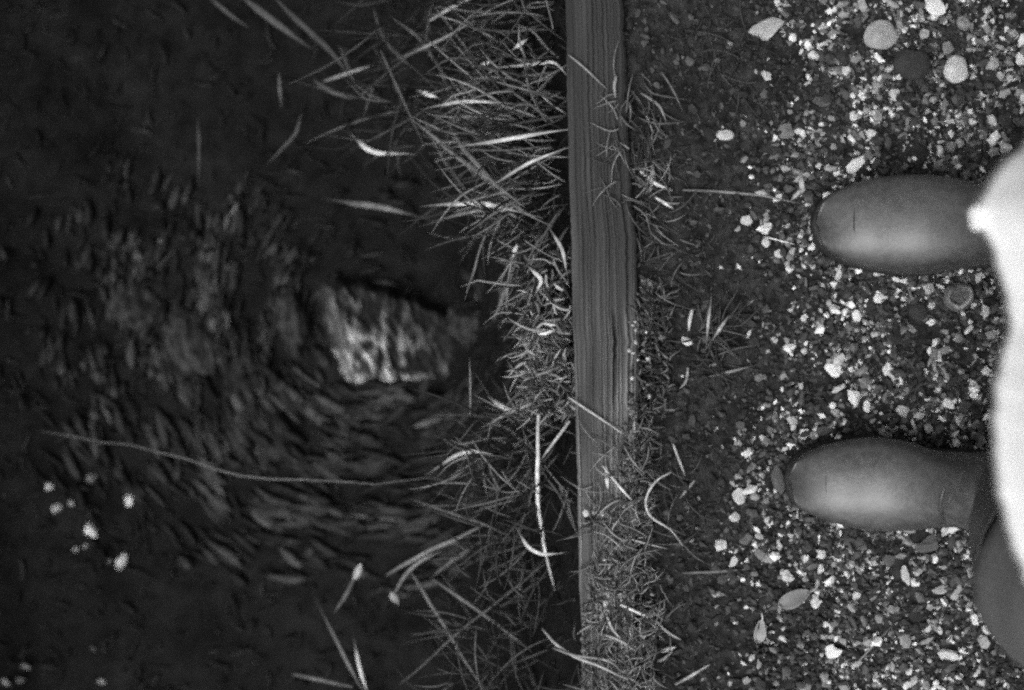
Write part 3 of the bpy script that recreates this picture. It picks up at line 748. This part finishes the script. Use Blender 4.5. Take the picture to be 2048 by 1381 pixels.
tuft('grass_tuft', 'faint thin stems on dark soil near the top of the plank', 40, (1380, 1520, 20, 200), (0, 360), (30, 110), (2.5, 4), (0.02, 0.06), (0.006, 0.02), (0.0, 0.3), 19, curl=1.0)
tuft('grass_tuft', 'fine pale stems leaning over the plank edge near the top', 34, (1222, 1262, 150, 420), (60, 330), (25, 80), (2.2, 4.5), (0.05, 0.22), (0.031, 0.036), (0.05, 0.3), 51, curl=0.7)
tuft('grass_tuft', 'thin broken stems lying on the worn lower part of the plank', 34, (1180, 1300, 880, 1120), (0, 360), (25, 90), (2.2, 4.8), (0.06, 0.34), (0.034, 0.040), (0.0, 0.25), 52, curl=0.6)
# the bank beyond the frame
for q_, (a_, b_) in enumerate(((-1000, -60), (1440, 2400))):
    tuft('grass', None, 520, (960, 1142, a_, b_), (120, 250), (40, 170), (2.5, 5.5), (0.008, 0.26), (-0.24, -0.03), (-0.15, 0.4), 60 + q_, pw=2.4, curl=0.4, kind='stuff')
    tuft('grass', None, 260, (1290, 1350, a_, b_), (150, 400), (20, 80), (2.2, 5), (0.02, 0.22), (0.012, 0.035), (0.1, 0.6), 70 + q_, curl=0.8, kind='stuff')
# litter nobody could count
tuft('dead_grass_litter', None, 3000, (1225, 1600, -60, 1440), (0, 360), (6, 26), (2.0, 4.0), (0.010, 0.060), (0.0, 0.012), (0.0, 0.3), 31, curl=1.1, kind='stuff', pw=2.8)
tuft('ditch_litter', None, 1500, (-20, 1150, -60, 1440), (0, 360), (8, 50), (3, 8), (0.004, 0.03), (-0.55, -0.25), (0.0, 0.2), 32, curl=1.0, kind='stuff', pw=3.0)

def strands():
    """drowned weed combed in curves round the pale rock"""
    r = random.Random(5); V, F, T = [], [], []
    n = 0
    while n < 1500:
        px, py = r.uniform(-20, 1010), r.uniform(300, 1200)
        dx, dy = px - 760, py - 640
        R_ = math.hypot(dx, dy * 1.15)
        wgt = math.exp(-((R_ - 320) / 270) ** 2) * max(0, min(1, (py - 330 + 120 * noise.noise(Vector((px * 0.006, 3, 3)))) / 160))
        if px > 620 and py < 780: wgt *= 0.2 if py < 540 else 0.45
        if px < 560 and py < 740: wgt *= 1.1
        if py > 950: wgt *= 0.7
        patch = noise.noise(Vector((px * 0.013, py * 0.013, 1))) + 0.5 * noise.noise(Vector((px * 0.035, py * 0.035, 6)))
        if r.random() > wgt * max(0.0, 0.45 + 1.1 * patch): continue
        n += 1
        tx, ty = -dy, dx                                         # along the curve
        m = math.hypot(tx, ty); tx, ty = tx / m, ty / m
        if px < 560 and py < 740: tx, ty = tx * 0.5, ty * 0.5 + math.copysign(0.6, ty)
        ja = r.gauss(0, 0.26); tx, ty = tx * math.cos(ja) - ty * math.sin(ja), tx * math.sin(ja) + ty * math.cos(ja)
        L = r.uniform(18, 80) * (0.7 if py < 740 else 1.15); bend = r.uniform(-0.25, 0.25)
        path = []
        for i in range(6):
            t = (i / 5 - 0.5) * L; o = bend * (t * t / L)
            p = P(px + tx * t - ty * o, py + ty * t + tx * o, -0.62)
            p = P(px + tx * t - ty * o, py + ty * t + tx * o, bed_z(p.x, p.y) + 0.008)
            path.append(p)
        n0 = len(V); w = size(r.choice((5, 7, 9, 12, 17, 22)), -0.62)
        ribbon(path, w, 0.55, 5, (0.25, 0.15), V, F)
        tn = 0.006 + 0.10 * min(1, 0.35 + wgt) * max(0.0, 0.2 + patch) * r.random() ** 1.4 * (2.6 if r.random() < 0.08 else 1)
        T += [tn] * (len(V) - n0)
    tag(mesh_obj('water_weed', V, F, M_BLADE, tone=T), kind='stuff')
strands()

# ------------------------------------------------------------------ rocks in the ditch
def rock(name, px, py, w, h, hz, rot, label, mat, seed, furrow=0.0, sink=0.3):
    V, F = ICO4
    p = P(px, py, -0.6)
    for _ in range(4): p = P(px, py, bed_z(p.x, p.y) + hz * 0.5)
    a, b = size(w, p.z) / 2, size(h, p.z) / 2
    g = np.random.default_rng(seed)
    V = chop(V, 7, g, 0.62, 0.85); V = V / np.abs(V).max(axis=0)
    out = []; T = []
    for v in V:
        T.append(0.22 + 1.0 / (1 + math.exp(3.2 * (v[0] * 0.9 + v[1] * 0.9 + 0.25))))   # paler at one end, darker towards the other
        q = Vector((v[0] * a, v[1] * b, v[2] * hz))
        d = 0.05 * noise.fractal(Vector(v) * 1.6 + Vector((seed, 0, 0)), 1, 2, 4)
        if furrow:
            d += furrow * noise.fractal(Vector((q.x * 70 + q.y * 12, q.y * 30, q.z * 30 + seed)), 0.8, 2, 3)
        out.append(q * (1 + d))
    o = mesh_obj(name, out, F, mat, tone=T)
    o.location = (p.x, p.y, bed_z(p.x, p.y) + hz * (0.5 - sink)); o.rotation_euler = (0, 0, math.radians(rot))
    return tag(o, label, 'rock', None if name == 'rock' else 'mossy rocks in the ditch')
def furrowed_rock():
    out = [(636, 560), (690, 545), (760, 556), (860, 588), (940, 622), (965, 690), (935, 756), (870, 776), (780, 776), (690, 770), (664, 722), (640, 650)]
    zt = -0.565
    n = len(out)
    def inside(px, py):
        """signed distance to the outline, positive inside (photo pixels)"""
        d = 1e9; c = False
        for a, b in zip(out, out[1:] + out[:1]):
            ex, ey = b[0] - a[0], b[1] - a[1]
            t = max(0, min(1, ((px - a[0]) * ex + (py - a[1]) * ey) / (ex * ex + ey * ey)))
            d = min(d, math.hypot(px - a[0] - ex * t, py - a[1] - ey * t))
            if (a[1] > py) != (b[1] > py) and px < ex * (py - a[1]) / ey + a[0]: c = not c
        return d if c else -d
    xs = np.arange(612, 990, 2.6); yy = np.arange(522, 800, 2.6)
    V, T, keep = [], [], []
    for py in yy:
        for px in xs:
            d = inside(px, py) + 11 * noise.noise(Vector((px * 0.03, py * 0.03, 1)))
            k = max(0.0, min(1.0, (d + 14) / 46)); k = k * k * (3 - 2 * k)
            u = (px - 640) - (py - 560) * 0.28                        # across the furrows, which lean
            f = noise.fractal(Vector((u * 0.052, py * 0.020, 3)), 0.9, 2.0, 2) + 0.45 * noise.noise(Vector((u * 0.12, py * 0.06, 8)))
            band = math.exp(-((u - 12) / 17.0) ** 2)                # smooth pale rim down one side
            low = max(0.0, min(1.0, (py - 560) / 180.0)); right = max(0.0, min(1.0, (930 - px - (772 - py) * 0.3) / 190.0))
            blob = max(0.0, f + 0.03 + 0.20 * low)
            t = 0.012 + 0.95 * blob ** 1.25 * (0.13 + 0.87 * low ** 1.7) * right + 0.09 * band * (0.5 + low)
            z = -0.68 + (zt + 0.68) * k + 0.010 * f * k * (1 - band) + 0.010 * band * k
            V.append(P(px, py, z)); T.append(min(0.6, t)); keep.append(d > -14)
    nx = len(xs); F = []
    for j in range(len(yy) - 1):
        for i in range(nx - 1):
            q = (j * nx + i, (j + 1) * nx + i, (j + 1) * nx + i + 1, j * nx + i + 1)
            if all(keep[v] for v in q): F.append(q)
    used = sorted({v for f in F for v in f}); ix = {v: k for k, v in enumerate(used)}
    c = P(790, 670, -0.62)
    o = np_mesh('rock', [V[v] - c for v in used], [[ix[v] for v in f] for f in F], M_ROCK, tone=[T[v] for v in used], smooth=True)
    o.location = c
    tag(o, 'large pale furrowed rock lying in the dark ditch', 'rock')
furrowed_rock()
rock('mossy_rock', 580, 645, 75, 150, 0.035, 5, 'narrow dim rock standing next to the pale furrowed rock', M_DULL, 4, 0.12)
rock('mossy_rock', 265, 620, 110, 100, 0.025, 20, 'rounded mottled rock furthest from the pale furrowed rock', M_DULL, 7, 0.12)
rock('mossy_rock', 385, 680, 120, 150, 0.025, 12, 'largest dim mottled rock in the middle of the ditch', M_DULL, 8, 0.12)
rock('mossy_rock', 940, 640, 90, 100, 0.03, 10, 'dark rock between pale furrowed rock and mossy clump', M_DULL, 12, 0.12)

# ------------------------------------------------------------------ moss and soil crust on the plank
def crust():
    r = random.Random(3); Vs, Fs, Ts = [], [], []; off = 0
    g = np.random.default_rng(3); base = [chop(ICO1[0], 5, g, 0.5, 0.9) for _ in range(20)]
    def place(px, py, z, s, t):
        nonlocal off
        p = P(px, py, z)
        v = base[r.randrange(20)] * (s * r.uniform(.6, 1.4), s * r.uniform(.6, 1.4), s * r.uniform(.4, .8))
        Vs.append(v + np.array([p.x, p.y, z])); Fs.append(ICO1[1] + off); off += len(v); Ts.append(np.full(len(v), t))
    n = 0
    while n < 9000:
        py = r.uniform(560, 1420)
        left = 1290 - (py - 560) * 0.10 if py < 900 else max(1176, 1256 - (py - 900) * 0.30)
        if py > 1180: left = 1172
        px = r.uniform(left - 8, 1305)
        m = noise.noise(Vector((px * 0.022, py * 0.015, 7))) + 0.25 * noise.noise(Vector((px * 0.08, py * 0.08, 1)))
        if m < (0.05 if py < 900 else -0.08 if py > 1000 else 0.0): continue
        p = P(px, py, 0.03)
        z = 0.031 if p.x < plank_right(p.y) else ground_z(p.x, p.y) + 0.006
        t = r.choice((0.025, 0.04, 0.06, 0.09, 0.13, 0.22)) * (1.0 if m < 0.3 else 1.6)
        place(px, py, z, r.uniform(0.0005, 0.0017) * (1.6 if r.random() < 0.06 else 1), t); n += 1
    for _ in range(60):
        px, py = r.uniform(1185, 1320), r.choice((r.uniform(960, 1030), r.uniform(640, 800), r.uniform(1140, 1240)))
        place(px if py > 900 else r.uniform(1258, 1300), py, 0.031 if px < 1260 else 0.02, r.uniform(0.0015, 0.0035), r.uniform(0.25, 0.55))
    o = np_mesh('moss_crust', np.concatenate(Vs), np.concatenate(Fs), M_CRUST, tone=np.concatenate(Ts), smooth=True)
    tag(o, kind='stuff')
crust()

# fallen leaves on the gravel
def leaf(px, py, w, h, rot, tone, label, stem):
    z = surf(px, py, 0.005).z
    a, b = size(w, z) / 2, size(h, z) / 2
    V, F = [], []; n, m = 14, 6
    for i in range(n + 1):
        t = i / n; wd = math.sin(math.pi * min(1, t ** 0.8)) ** 0.7
        for j in range(m + 1):
            s = j / m * 2 - 1
            V.append((a * (2 * t - 1), b * s * wd, 0.004 * s * s + 0.003 * math.sin(t * 5) + 0.0005 * math.sin(j * 2.5)))
    F = [(i * (m + 1) + j, (i + 1) * (m + 1) + j, (i + 1) * (m + 1) + j + 1, i * (m + 1) + j + 1) for i in range(n) for j in range(m)]
    o = mesh_obj('fallen_leaf', V, F, stone_mat(tone))
    md = o.modifiers.new('thickness', 'SOLIDIFY'); md.thickness = 0.0006
    p = P(px, py, z); o.location = p; o.rotation_euler = (0, 0, math.radians(rot))
    tag(o, label, 'leaf')
    if stem:
        V, F = ribbon(catmull([Vector((a * 0.95, 0, 0.003)), Vector((a * 1.3, b * 0.15, 0.004)), Vector((a * 1.6, b * 0.5, 0.004))], 6), 0.0022, 0.7)
        mesh_obj('leaf_stalk', V, F, stone_mat(min(200, tone + 40)), parent=o)
leaf(1588, 1196, 70, 34, 22, 130, 'curled grey fallen leaf with a stalk near the bottom', True)
leaf(1519, 1262, 46, 24, 78, 165, 'small pale teardrop leaf with a stalk below the curled leaf', True)

# ------------------------------------------------------------------ the person in rubber boots and a white coat
def loft(rings, cap=True):
    V, F = [], []; n = len(rings[0])
    for r_ in rings: V += [tuple(p) for p in r_]
    for i in range(len(rings) - 1):
        for j in range(n):
            k = (j + 1) % n
            F.append((i * n + j, i * n + k, (i + 1) * n + k, (i + 1) * n + j))
    if cap:
        F.append(tuple(range(n))[::-1]); F.append(tuple((len(rings) - 1) * n + j for j in range(n)))
    return V, F

def lerp_lin(tab, x):
    return float(np.interp(x, [t[0] for t in tab], [t[1] for t in tab]))

def lerp_tab(tab, x):
    for (a, va), (b, vb) in zip(tab, tab[1:]):
        if x <= b:
            t = max(0, (x - a) / (b - a)); t = t * t * (3 - 2 * t) * 0.4 + t * 0.6
            return va + (vb - va) * t
    return tab[-1][1]

person = empty('person', (0.54, 0, 0), 'person in white coat and dark rubber boots standing at the ditch edge', 'person')

def make_boot(tip, cy, out, shaft, label=None):
    """tip: photo x of the toe; cy: photo y of the centre line; out: (px, top, bottom) outline; shaft: rings (x, y, z, rx, ry)"""
    ZM = 0.055
    K = 0.72 * (CAM_H - ZM) / 2048
    x0 = (tip - 1024) * K
    y_c = -(cy - 690.5) * K
    W, Y = [], []
    for px, t, b in out:
        W.append(((px - 1024) * K, (b - t) * K / 2)); Y.append(((px - 1024) * K, -((t + b) / 2 - 690.5) * K))
    NR = 40
    rings = []
    xa = (out[-1][0] - 1024) * K                                # ankle front
    # the upper side of the foot
    top = [(d_, 0.024 + 0.046 * math.sqrt(max(0, 1 - (1 - d_ / 0.095) ** 2)) ** 1.15) for d_ in [0.075 * (q / 40) ** 2 for q in range(41)]] + [(0.09, 0.074), (0.105, 0.081), (0.12, 0.092), (0.135, 0.108), (0.15, 0.128), (0.175, 0.165)]
    def top_z(d):
        avg = sum(lerp_lin(top, d + e) for e in (-.02, -.015, -.01, -.005, 0, .005, .01, .015, .02)) / 9
        k = max(0.0, min(1.0, (d - 0.045) / 0.03)); k = k * k * (3 - 2 * k)
        return lerp_lin(top, d) * (1 - k) + avg * k
    fl = 0.012
    nf = 34
    for i in range(nf + 1):
        t = i / nf; t = t ** 1.35
        x = x0 + 0.0008 + (xa - x0 - 0.0008) * t
        w = lerp_tab(W, x) * (1.0); yc = lerp_tab(Y, x)
        zt = top_z(x - x0)
        ring = []
        for j in range(NR):
            a = 2 * math.pi * j / NR
            c, s = math.cos(a), math.sin(a)
            ex = 0.85 if s > 0 else 0.45
            yy = math.copysign(abs(c) ** (0.9 if s > 0 else 0.5), c) * w
            zz = fl + 0.026 + (zt - fl - 0.026) * abs(s) ** ex if s > 0 else fl + 0.026 - 0.026 * abs(s) ** ex
            ring.append((x, yc + yy, max(fl, zz)))
        rings.append(ring)
    # fan round the ankle to the heel, then up the shaft
    last_w = W[-1][1]; yc = Y[-1][1]
    zt = top_z(xa - x0)
    heel_x = x0 + 0.285
    sx, sy, sz, srx, sry = shaft[0]
    for i in range(1, 9):
        t = i / 9.0
        # front end slides from instep up to the shaft's front, back end from the sole up round the heel
        fx, fz = xa + (sx - srx - xa) * t, zt + (sz - zt) * t
        ang = t
        bx = xa + (heel_x - xa) * min(1, t * 1.8); bz = fl if t < 0.55 else fl + (sz - fl) * ((t - 0.55) / 0.45)
        if t >= 0.55: bx = heel_x + (sx + srx - heel_x) * ((t - 0.55) / 0.45)
        w = last_w + (sry - last_w) * t; y_ = yc + (sy - yc) * t
        ring = []
        for j in range(NR):
            a = 2 * math.pi * j / NR; c, s = math.cos(a), math.sin(a)
            k = (s + 1) / 2
            ring.append((bx + (fx - bx) * k, y_ + math.copysign(abs(c) ** 0.8, c) * w, bz + (fz - bz) * k))
        rings.append(ring)
    dense = []
    for (a_, b_) in zip(shaft, shaft[1:]):
        for q in range(8): dense.append([a_[k] + (b_[k] - a_[k]) * q / 8 for k in range(5)])
    dense.append(shaft[-1])
    for (x, y, z, rx, ry) in dense:
        ring = []
        for j in range(NR):
            a = 2 * math.pi * j / NR; c, s = math.cos(a), math.sin(a)
            wr = 0.0018 * math.sin(z * 210 + 2 * c) * max(0, 1 - (z - 0.15) / 0.1) + 0.002 * noise.noise(Vector((c * 2, s * 2, z * 12)))
            ring.append((x - s * (rx + wr), y + c * (ry + wr), z))
        rings.append(ring)
    # rolled rim and inside of the shaft
    x, y, z, rx, ry = shaft[-1]
    for dr, dz in ((-0.001, 0.002), (-0.003, 0.001), (-0.005, -0.03)):
        rings.append([(x - math.sin(2 * math.pi * j / NR) * (rx + dr), y + math.cos(2 * math.pi * j / NR) * (ry + dr), z + dz) for j in range(NR)])
    V, F = loft(rings)
    off = person.location
    V = [(v[0] - off.x, v[1] - off.y, v[2] - off.z) for v in V]
    boot = mesh_obj('rubber_boot', V, F, M_RUBBER, parent=person)
    md = boot.modifiers.new('smooth', 'SUBSURF'); md.levels = 1; md.render_levels = 1
    if label: boot['label'] = label
    # sole: a welt that runs round the foot
    pts = []
    N = 30
    for i in range(N + 1):
        t = i / N; x = x0 - 0.0004 + (xa + 0.0915 - x0) * t ** 1.6
        pts.append((x, lerp_tab(Y, x) + (lerp_tab(W, x) + 0.0002)))
    for i in range(N, -1, -1):
        t = i / N; x = x0 - 0.0004 + (xa + 0.0915 - x0) * t ** 1.6
        pts.append((x, lerp_tab(Y, x) - (lerp_tab(W, x) + 0.0002)))
    V = []
    for z in (-0.004, 0.014): V += [(a - off.x, b - off.y, z) for a, b in pts]
    n = len(pts)
    F = [(j, (j + 1) % n, n + (j + 1) % n, n + j) for j in range(n)] + [tuple(range(n))[::-1], tuple(range(n, 2 * n))]
    mesh_obj('sole', V, F, M_SOLE, parent=boot, smooth=False)
    # toe cap seam, a shallow bead over the toe
    xs = x0 + 0.033; w = lerp_tab(W, xs); yc = lerp_tab(Y, xs); zt = top_z(0.033)
    path = []
    for i in range(15):
        a = math.pi * (0.18 + 0.64 * i / 14); c, s = math.cos(a), math.sin(a)
        path.append(Vector((xs + 0.012 * c * c - off.x, yc + math.copysign(abs(c) ** 0.9, c) * w - off.y, fl + 0.026 + (zt - fl - 0.026) * s ** 0.85 - 0.0003)))
    V, F = ribbon(path, 0.0013, 1.0, 6, (0.3, 0.3))
    mesh_obj('toe_seam', V, F, M_SOLE if tip > 1600 else M_RUBBER, parent=boot)
    return boot, x0, xa, off

UP = [(p_[0] + 10, p_[1], p_[2]) for p_ in [(1632, 436, 446), (1640, 408, 478), (1652, 392, 496), (1670, 379, 510), (1700, 364, 524), (1750, 351, 538), (1800, 346, 545), (1850, 346, 547), (1900, 355, 540), (1940, 372, 533), (1962, 378, 530)]]
make_boot(1642, 446, UP, [(0.540, 0.122, 0.175, 0.058, 0.052), (0.552, 0.128, 0.26, 0.066, 0.062), (0.555, 0.132, 0.36, 0.076, 0.074)], 'upper rubber boot with a bright instep')
LO = [(p_[0] + 8, p_[1], p_[2]) for p_ in [(1578, 960, 970), (1585, 935, 1000), (1597, 922, 1020), (1620, 905, 1034), (1660, 890, 1050), (1720, 879, 1063), (1770, 877, 1068), (1820, 886, 1064), (1865, 902, 1056), (1900, 906, 1052)]]
lo_boot, _, _, _o = make_boot(1586, 970, LO, [(0.488, -0.150, 0.17, 0.056, 0.054), (0.468, -0.164, 0.26, 0.070, 0.068), (0.452, -0.184, 0.365, 0.084, 0.085)], 'lower rubber boot with a wide slack shaft')
for pts in ([(1890, 972, 0.139), (1882, 1000, 0.133), (1881, 1025, 0.121), (1888, 1048, 0.1)], [(1850, 1040, 0.075), (1870, 1045, 0.085), (1888, 1050, 0.098)]):
    V, F = ribbon(catmull([P(a, b, z) - person.location for a, b, z in pts], 12), 0.004, 0.9, 6, (0.2, 0.2))
    mesh_obj('ankle_crease', V, F, M_RUBBER, parent=lo_boot)

# body: one continuous skinned figure, hidden under the clothes except for the head and hands
def build_body():
    J = {'pelvis': (0.60, 0.0, 0.86), 'waist': (0.60, 0, 1.0), 'chest': (0.58, 0, 1.2), 'neck0': (0.58, 0, 1.36), 'neck': (0.57, 0, 1.42), 'head': (0.55, 0, 1.52), 'crown': (0.56, 0, 1.60),
         'hipR': (0.60, 0.09, 0.80), 'kneeR': (0.56, 0.125, 0.45), 'ankR': (0.545, 0.122, 0.16),
         'hipL': (0.60, -0.09, 0.80), 'kneeL': (0.47, -0.165, 0.46), 'ankL': (0.49, -0.150, 0.16),
         'shR': (0.59, 0.18, 1.34), 'elR': (0.68, 0.25, 1.08), 'wrR': (0.60, 0.23, 0.87), 'haR': (0.58, 0.21, 0.81),
         'shL': (0.59, -0.18, 1.34), 'elL': (0.68, -0.25, 1.08), 'wrL': (0.60, -0.23, 0.87), 'haL': (0.58, -0.21, 0.81)}
    R = {'pelvis': .13, 'waist': .12, 'chest': .13, 'neck0': .07, 'neck': .055, 'head': .085, 'crown': .06, 'hipR': .085, 'kneeR': .055, 'ankR': .04, 'hipL': .085, 'kneeL': .055, 'ankL': .04,
         'shR': .055, 'elR': .042, 'wrR': .03, 'haR': .032, 'shL': .055, 'elL': .042, 'wrL': .03, 'haL': .032}
    E = [('pelvis', 'waist'), ('waist', 'chest'), ('chest', 'neck0'), ('neck0', 'neck'), ('neck', 'head'), ('head', 'crown'), ('pelvis', 'hipR'), ('hipR', 'kneeR'), ('kneeR', 'ankR'),
         ('pelvis', 'hipL'), ('hipL', 'kneeL'), ('kneeL', 'ankL'), ('chest', 'shR'), ('shR', 'elR'), ('elR', 'wrR'), ('wrR', 'haR'), ('chest', 'shL'), ('shL', 'elL'), ('elL', 'wrL'), ('wrL', 'haL')]
    for s, tagn in ((1, 'R'), (-1, 'L')):
        for f in range(4):
            y = s * (0.21 + (f - 1.5) * 0.004); x = 0.552 + f * 0.019
            for k in range(3):
                J['f%d%s%d' % (f, tagn, k)] = (x + 0.004 * k, y, 0.775 - 0.026 * k - (0.006 if f in (1, 2) else 0)); R['f%d%s%d' % (f, tagn, k)] = 0.0088 - 0.001 * k
            E += [('ha' + tagn, 'f%d%s0' % (f, tagn)), ('f%d%s0' % (f, tagn), 'f%d%s1' % (f, tagn)), ('f%d%s1' % (f, tagn), 'f%d%s2' % (f, tagn))]
    keys = list(J); ix = {k: i for i, k in enumerate(keys)}
    off = person.location
    me = bpy.data.meshes.new('body')
    me.from_pydata([tuple(Vector(J[k]) - off) for k in keys], [(ix[a], ix[b]) for a, b in E], [])
    me.materials.append(M_SKIN)
    o = bpy.data.objects.new('body', me); C.objects.link(o); o.parent = person
    o.modifiers.new('skin', 'SKIN')
    for k, sv in zip(keys, me.skin_vertices[0].data):
        sv.radius = (R[k], R[k]); sv.use_root = (k == 'pelvis')
    md = o.modifiers.new('smooth', 'SUBSURF'); md.levels = 1; md.render_levels = 2
    def blob(name, loc, sc, mat):
        bm = bmesh.new(); bmesh.ops.create_uvsphere(bm, u_segments=16, v_segments=10, radius=1)
        m_ = bpy.data.meshes.new(name); bm.to_mesh(m_); bm.free(); m_.materials.append(mat)
        m_.polygons.foreach_set('use_smooth', [True] * len(m_.polygons))
        b = mesh_obj(name, None, None, me=m_, parent=person); b.location = Vector(loc) - off; b.scale = sc
    blob('hair', (0.58, 0, 1.575), (0.1, 0.092, 0.085), M_HAIR)
    for s in (1, -1):
        blob('eye', (0.474, 0.032 * s, 1.525), (0.012, 0.014, 0.012), M_EYE)
        blob('ear', (0.565, 0.088 * s, 1.515), (0.022, 0.01, 0.032), M_SKIN)
    blob('nose', (0.458, 0, 1.50), (0.02, 0.014, 0.026), M_SKIN)
    blob('mouth', (0.472, 0, 1.462), (0.012, 0.025, 0.008), M_HAIR)
build_body()

# trousers: from waist to inside the boots
def build_trousers():
    off = person.location
    for s in (1, -1):
        if s > 0: st = [(0.556, 0.130, 0.30, .058), (0.565, 0.125, 0.45, .072), (0.58, 0.11, 0.62, .084), (0.60, 0.09, 0.80, .10), (0.60, 0.06, 0.95, .11)]
        else: st = [(0.458, -0.176, 0.30, .066), (0.4525, -0.184, 0.372, .0845), (0.455, -0.180, 0.42, .088), (0.475, -0.165, 0.50, .084), (0.52, -0.13, 0.62, .082), (0.59, -0.09, 0.80, .10), (0.60, -0.06, 0.95, .11)]
        rings = []
        pts = catmull([Vector(p[:3]) for p in st], 24)
        for i, p in enumerate(pts):
            r = lerp_tab([(k / (len(st) - 1), q[3]) for k, q in enumerate(st)], i / (len(pts) - 1))
            rings.append([(p.x - off.x + math.cos(a) * (r + .004 * math.sin(3 * a + i)), p.y - off.y + math.sin(a) * (r + .004 * math.cos(2 * a + i)), p.z) for a in [2 * math.pi * j / 24 for j in range(24)]])
        V, F = loft(rings)
        mesh_obj('trouser_leg', V, F, M_TROUSER, parent=person)
build_trousers()

# coat: hem outline measured in the photograph, flaring from the waist
def build_coat():
    off = person.location
    ZH = 0.58
    hem_px = [(2062, 268), (2028, 298), (1990, 335), (1966, 370), (1952, 402), (1950, 430), (1958, 458), (1974, 482), (1985, 520), (2000, 562), (2008, 602), (2004, 660), (1996, 720), (1989, 800),
              (1986, 880), (1991, 960), (2005, 1040), (2026, 1110), (2060, 1190), (2110, 1262)]
    hem = [P(a, b, ZH) for a, b in hem_px]
    # the rest of the hem runs round the back of the body
    y0, y1 = hem[0].y, hem[-1].y
    back = []
    for i in range(1, 24):
        a = math.pi * i / 24
        yy = (y1 + y0) / 2 + (y1 - y0) / 2 * math.cos(a) + math.sin(a) * 0
        wid = (0.16 if yy > 0 else -0.27) * math.sin(a) * abs(math.cos(a))
        back.append(Vector((0.40 + 0.38 * math.sin(a), yy + wid, ZH)))
    ring = hem + back
    # resample evenly
    pts = catmull(ring + [ring[0]], len(ring) * 6)
    acc = [0]
    for a, b in zip(pts, pts[1:]): acc.append(acc[-1] + (b - a).length)
    N = 220; hemr = []
    j = 0
    for i in range(N):
        d = acc[-1] * i / N
        while acc[j + 1] < d: j += 1
        t = (d - acc[j]) / max(1e-9, acc[j + 1] - acc[j]); hemr.append(pts[j].lerp(pts[j + 1], t))
    hemr = [h + Vector((h.x - 0.56, h.y, 0)).normalized() * (0.0022 * noise.noise(h * 90) + 0.0028 * noise.noise(h * 30)) for h in hemr]
    def body_ring(cx, rx, ry, z):
        o_ = []
        for h in hemr:
            a = math.atan2(h.y, h.x - 0.56)
            o_.append(Vector((cx + rx * math.cos(a), ry * math.sin(a), z)))
        return o_
    cr = P(1999, 560, ZH); CR = min(range(N), key=lambda i: (hemr[i] - cr).length)
    waist = body_ring(0.60, 0.165, 0.20, 1.0)
    rings = []
    inner = [Vector((h.x + (0.56 - h.x) * 0.05, h.y * 0.95, ZH + 0.06)) for h in hemr]
    rings.append(inner)
    rings.append([h + (Vector((0.56, 0, ZH)) - h) * 0.02 + Vector((0, 0, 0.004)) for h in hemr])
    rings.append([h + Vector((0, 0, -0.003)) for h in hemr])
    for k in range(1, 25):
        t = k / 24
        e = t ** 0.42                                             # flared: most of the spread is close to the hem
        r_ = []
        for i, (h, w) in enumerate(zip(hemr, waist)):
            p = Vector((h.x + (w.x - h.x) * e, h.y + (w.y - h.y) * e, ZH + (1.0 - ZH) * t))
            f = 0.007 * math.sin(math.pi * t) * (math.sin(i * 0.42 + 3 * t) + 0.5 * math.sin(i * 0.17))
            f -= 0.016 * math.exp(-((i - CR - 30 * t) / 5.0) ** 2) * min(1, t * 9) * (1 - t)
            n = Vector((p.x - 0.6, p.y, 0)).normalized()
            r_.append(p + n * f)
        rings.append(r_)
    for z, cx, rx, ry in ((1.08, .60, .165, .20), (1.2, .59, .16, .21), (1.3, .59, .14, .205), (1.36, .585, .11, .16), (1.40, .58, .085, .10), (1.44, .575, .08, .085), (1.445, .575, .07, .075), (1.40, .575, .065, .07)):
        rings.append(body_ring(cx, rx, ry, z))
    V, F = loft(rings, cap=False)
    V = [(v[0] - off.x, v[1] - off.y, v[2] - off.z) for v in V]
    coat = mesh_obj('coat', V, F, M_COAT, parent=person)
    # sleeves
    for s in (1, -1):
        st = [Vector((0.59, 0.16 * s, 1.34)), Vector((0.64, 0.22 * s, 1.22)), Vector((0.68, 0.25 * s, 1.08)), Vector((0.64, 0.245 * s, 0.97)), Vector((0.602, 0.232 * s, 0.87))]
        rg = []
        ps = catmull(st, 20)
        for i, p in enumerate(ps):
            d = (ps[min(len(ps) - 1, i + 1)] - ps[max(0, i - 1)]).normalized()
            u = d.cross(Vector((0, 1, 0))).normalized(); v = d.cross(u)
            r = 0.075 - 0.025 * i / (len(ps) - 1) + 0.003 * math.sin(i * 1.7)
            rg.append([p - off + u * (r * math.cos(a)) + v * (r * math.sin(a)) for a in [2 * math.pi * q / 20 for q in range(20)]])
        V, F = loft(rg, cap=True)
        mesh_obj('sleeve', V, F, M_COAT, parent=coat)
    # short cloth tab standing out from the corner of the hem
    c = P(1956, 436, ZH + 0.002) - off
    bm = bmesh.new(); bmesh.ops.create_cube(bm, size=1.0)
    bmesh.ops.scale(bm, vec=(0.013, 0.0155, 0.006), verts=bm.verts)
    bmesh.ops.bevel(bm, geom=list(bm.edges), offset=0.0022, segments=3, affect='EDGES')
    me = bpy.data.meshes.new('hem_tab'); bm.to_mesh(me); bm.free(); me.materials.append(M_COAT)
    b = mesh_obj('hem_tab', None, None, me=me, parent=coat); b.location = c; b.rotation_euler = (0, math.radians(-66), math.radians(6))
build_coat()
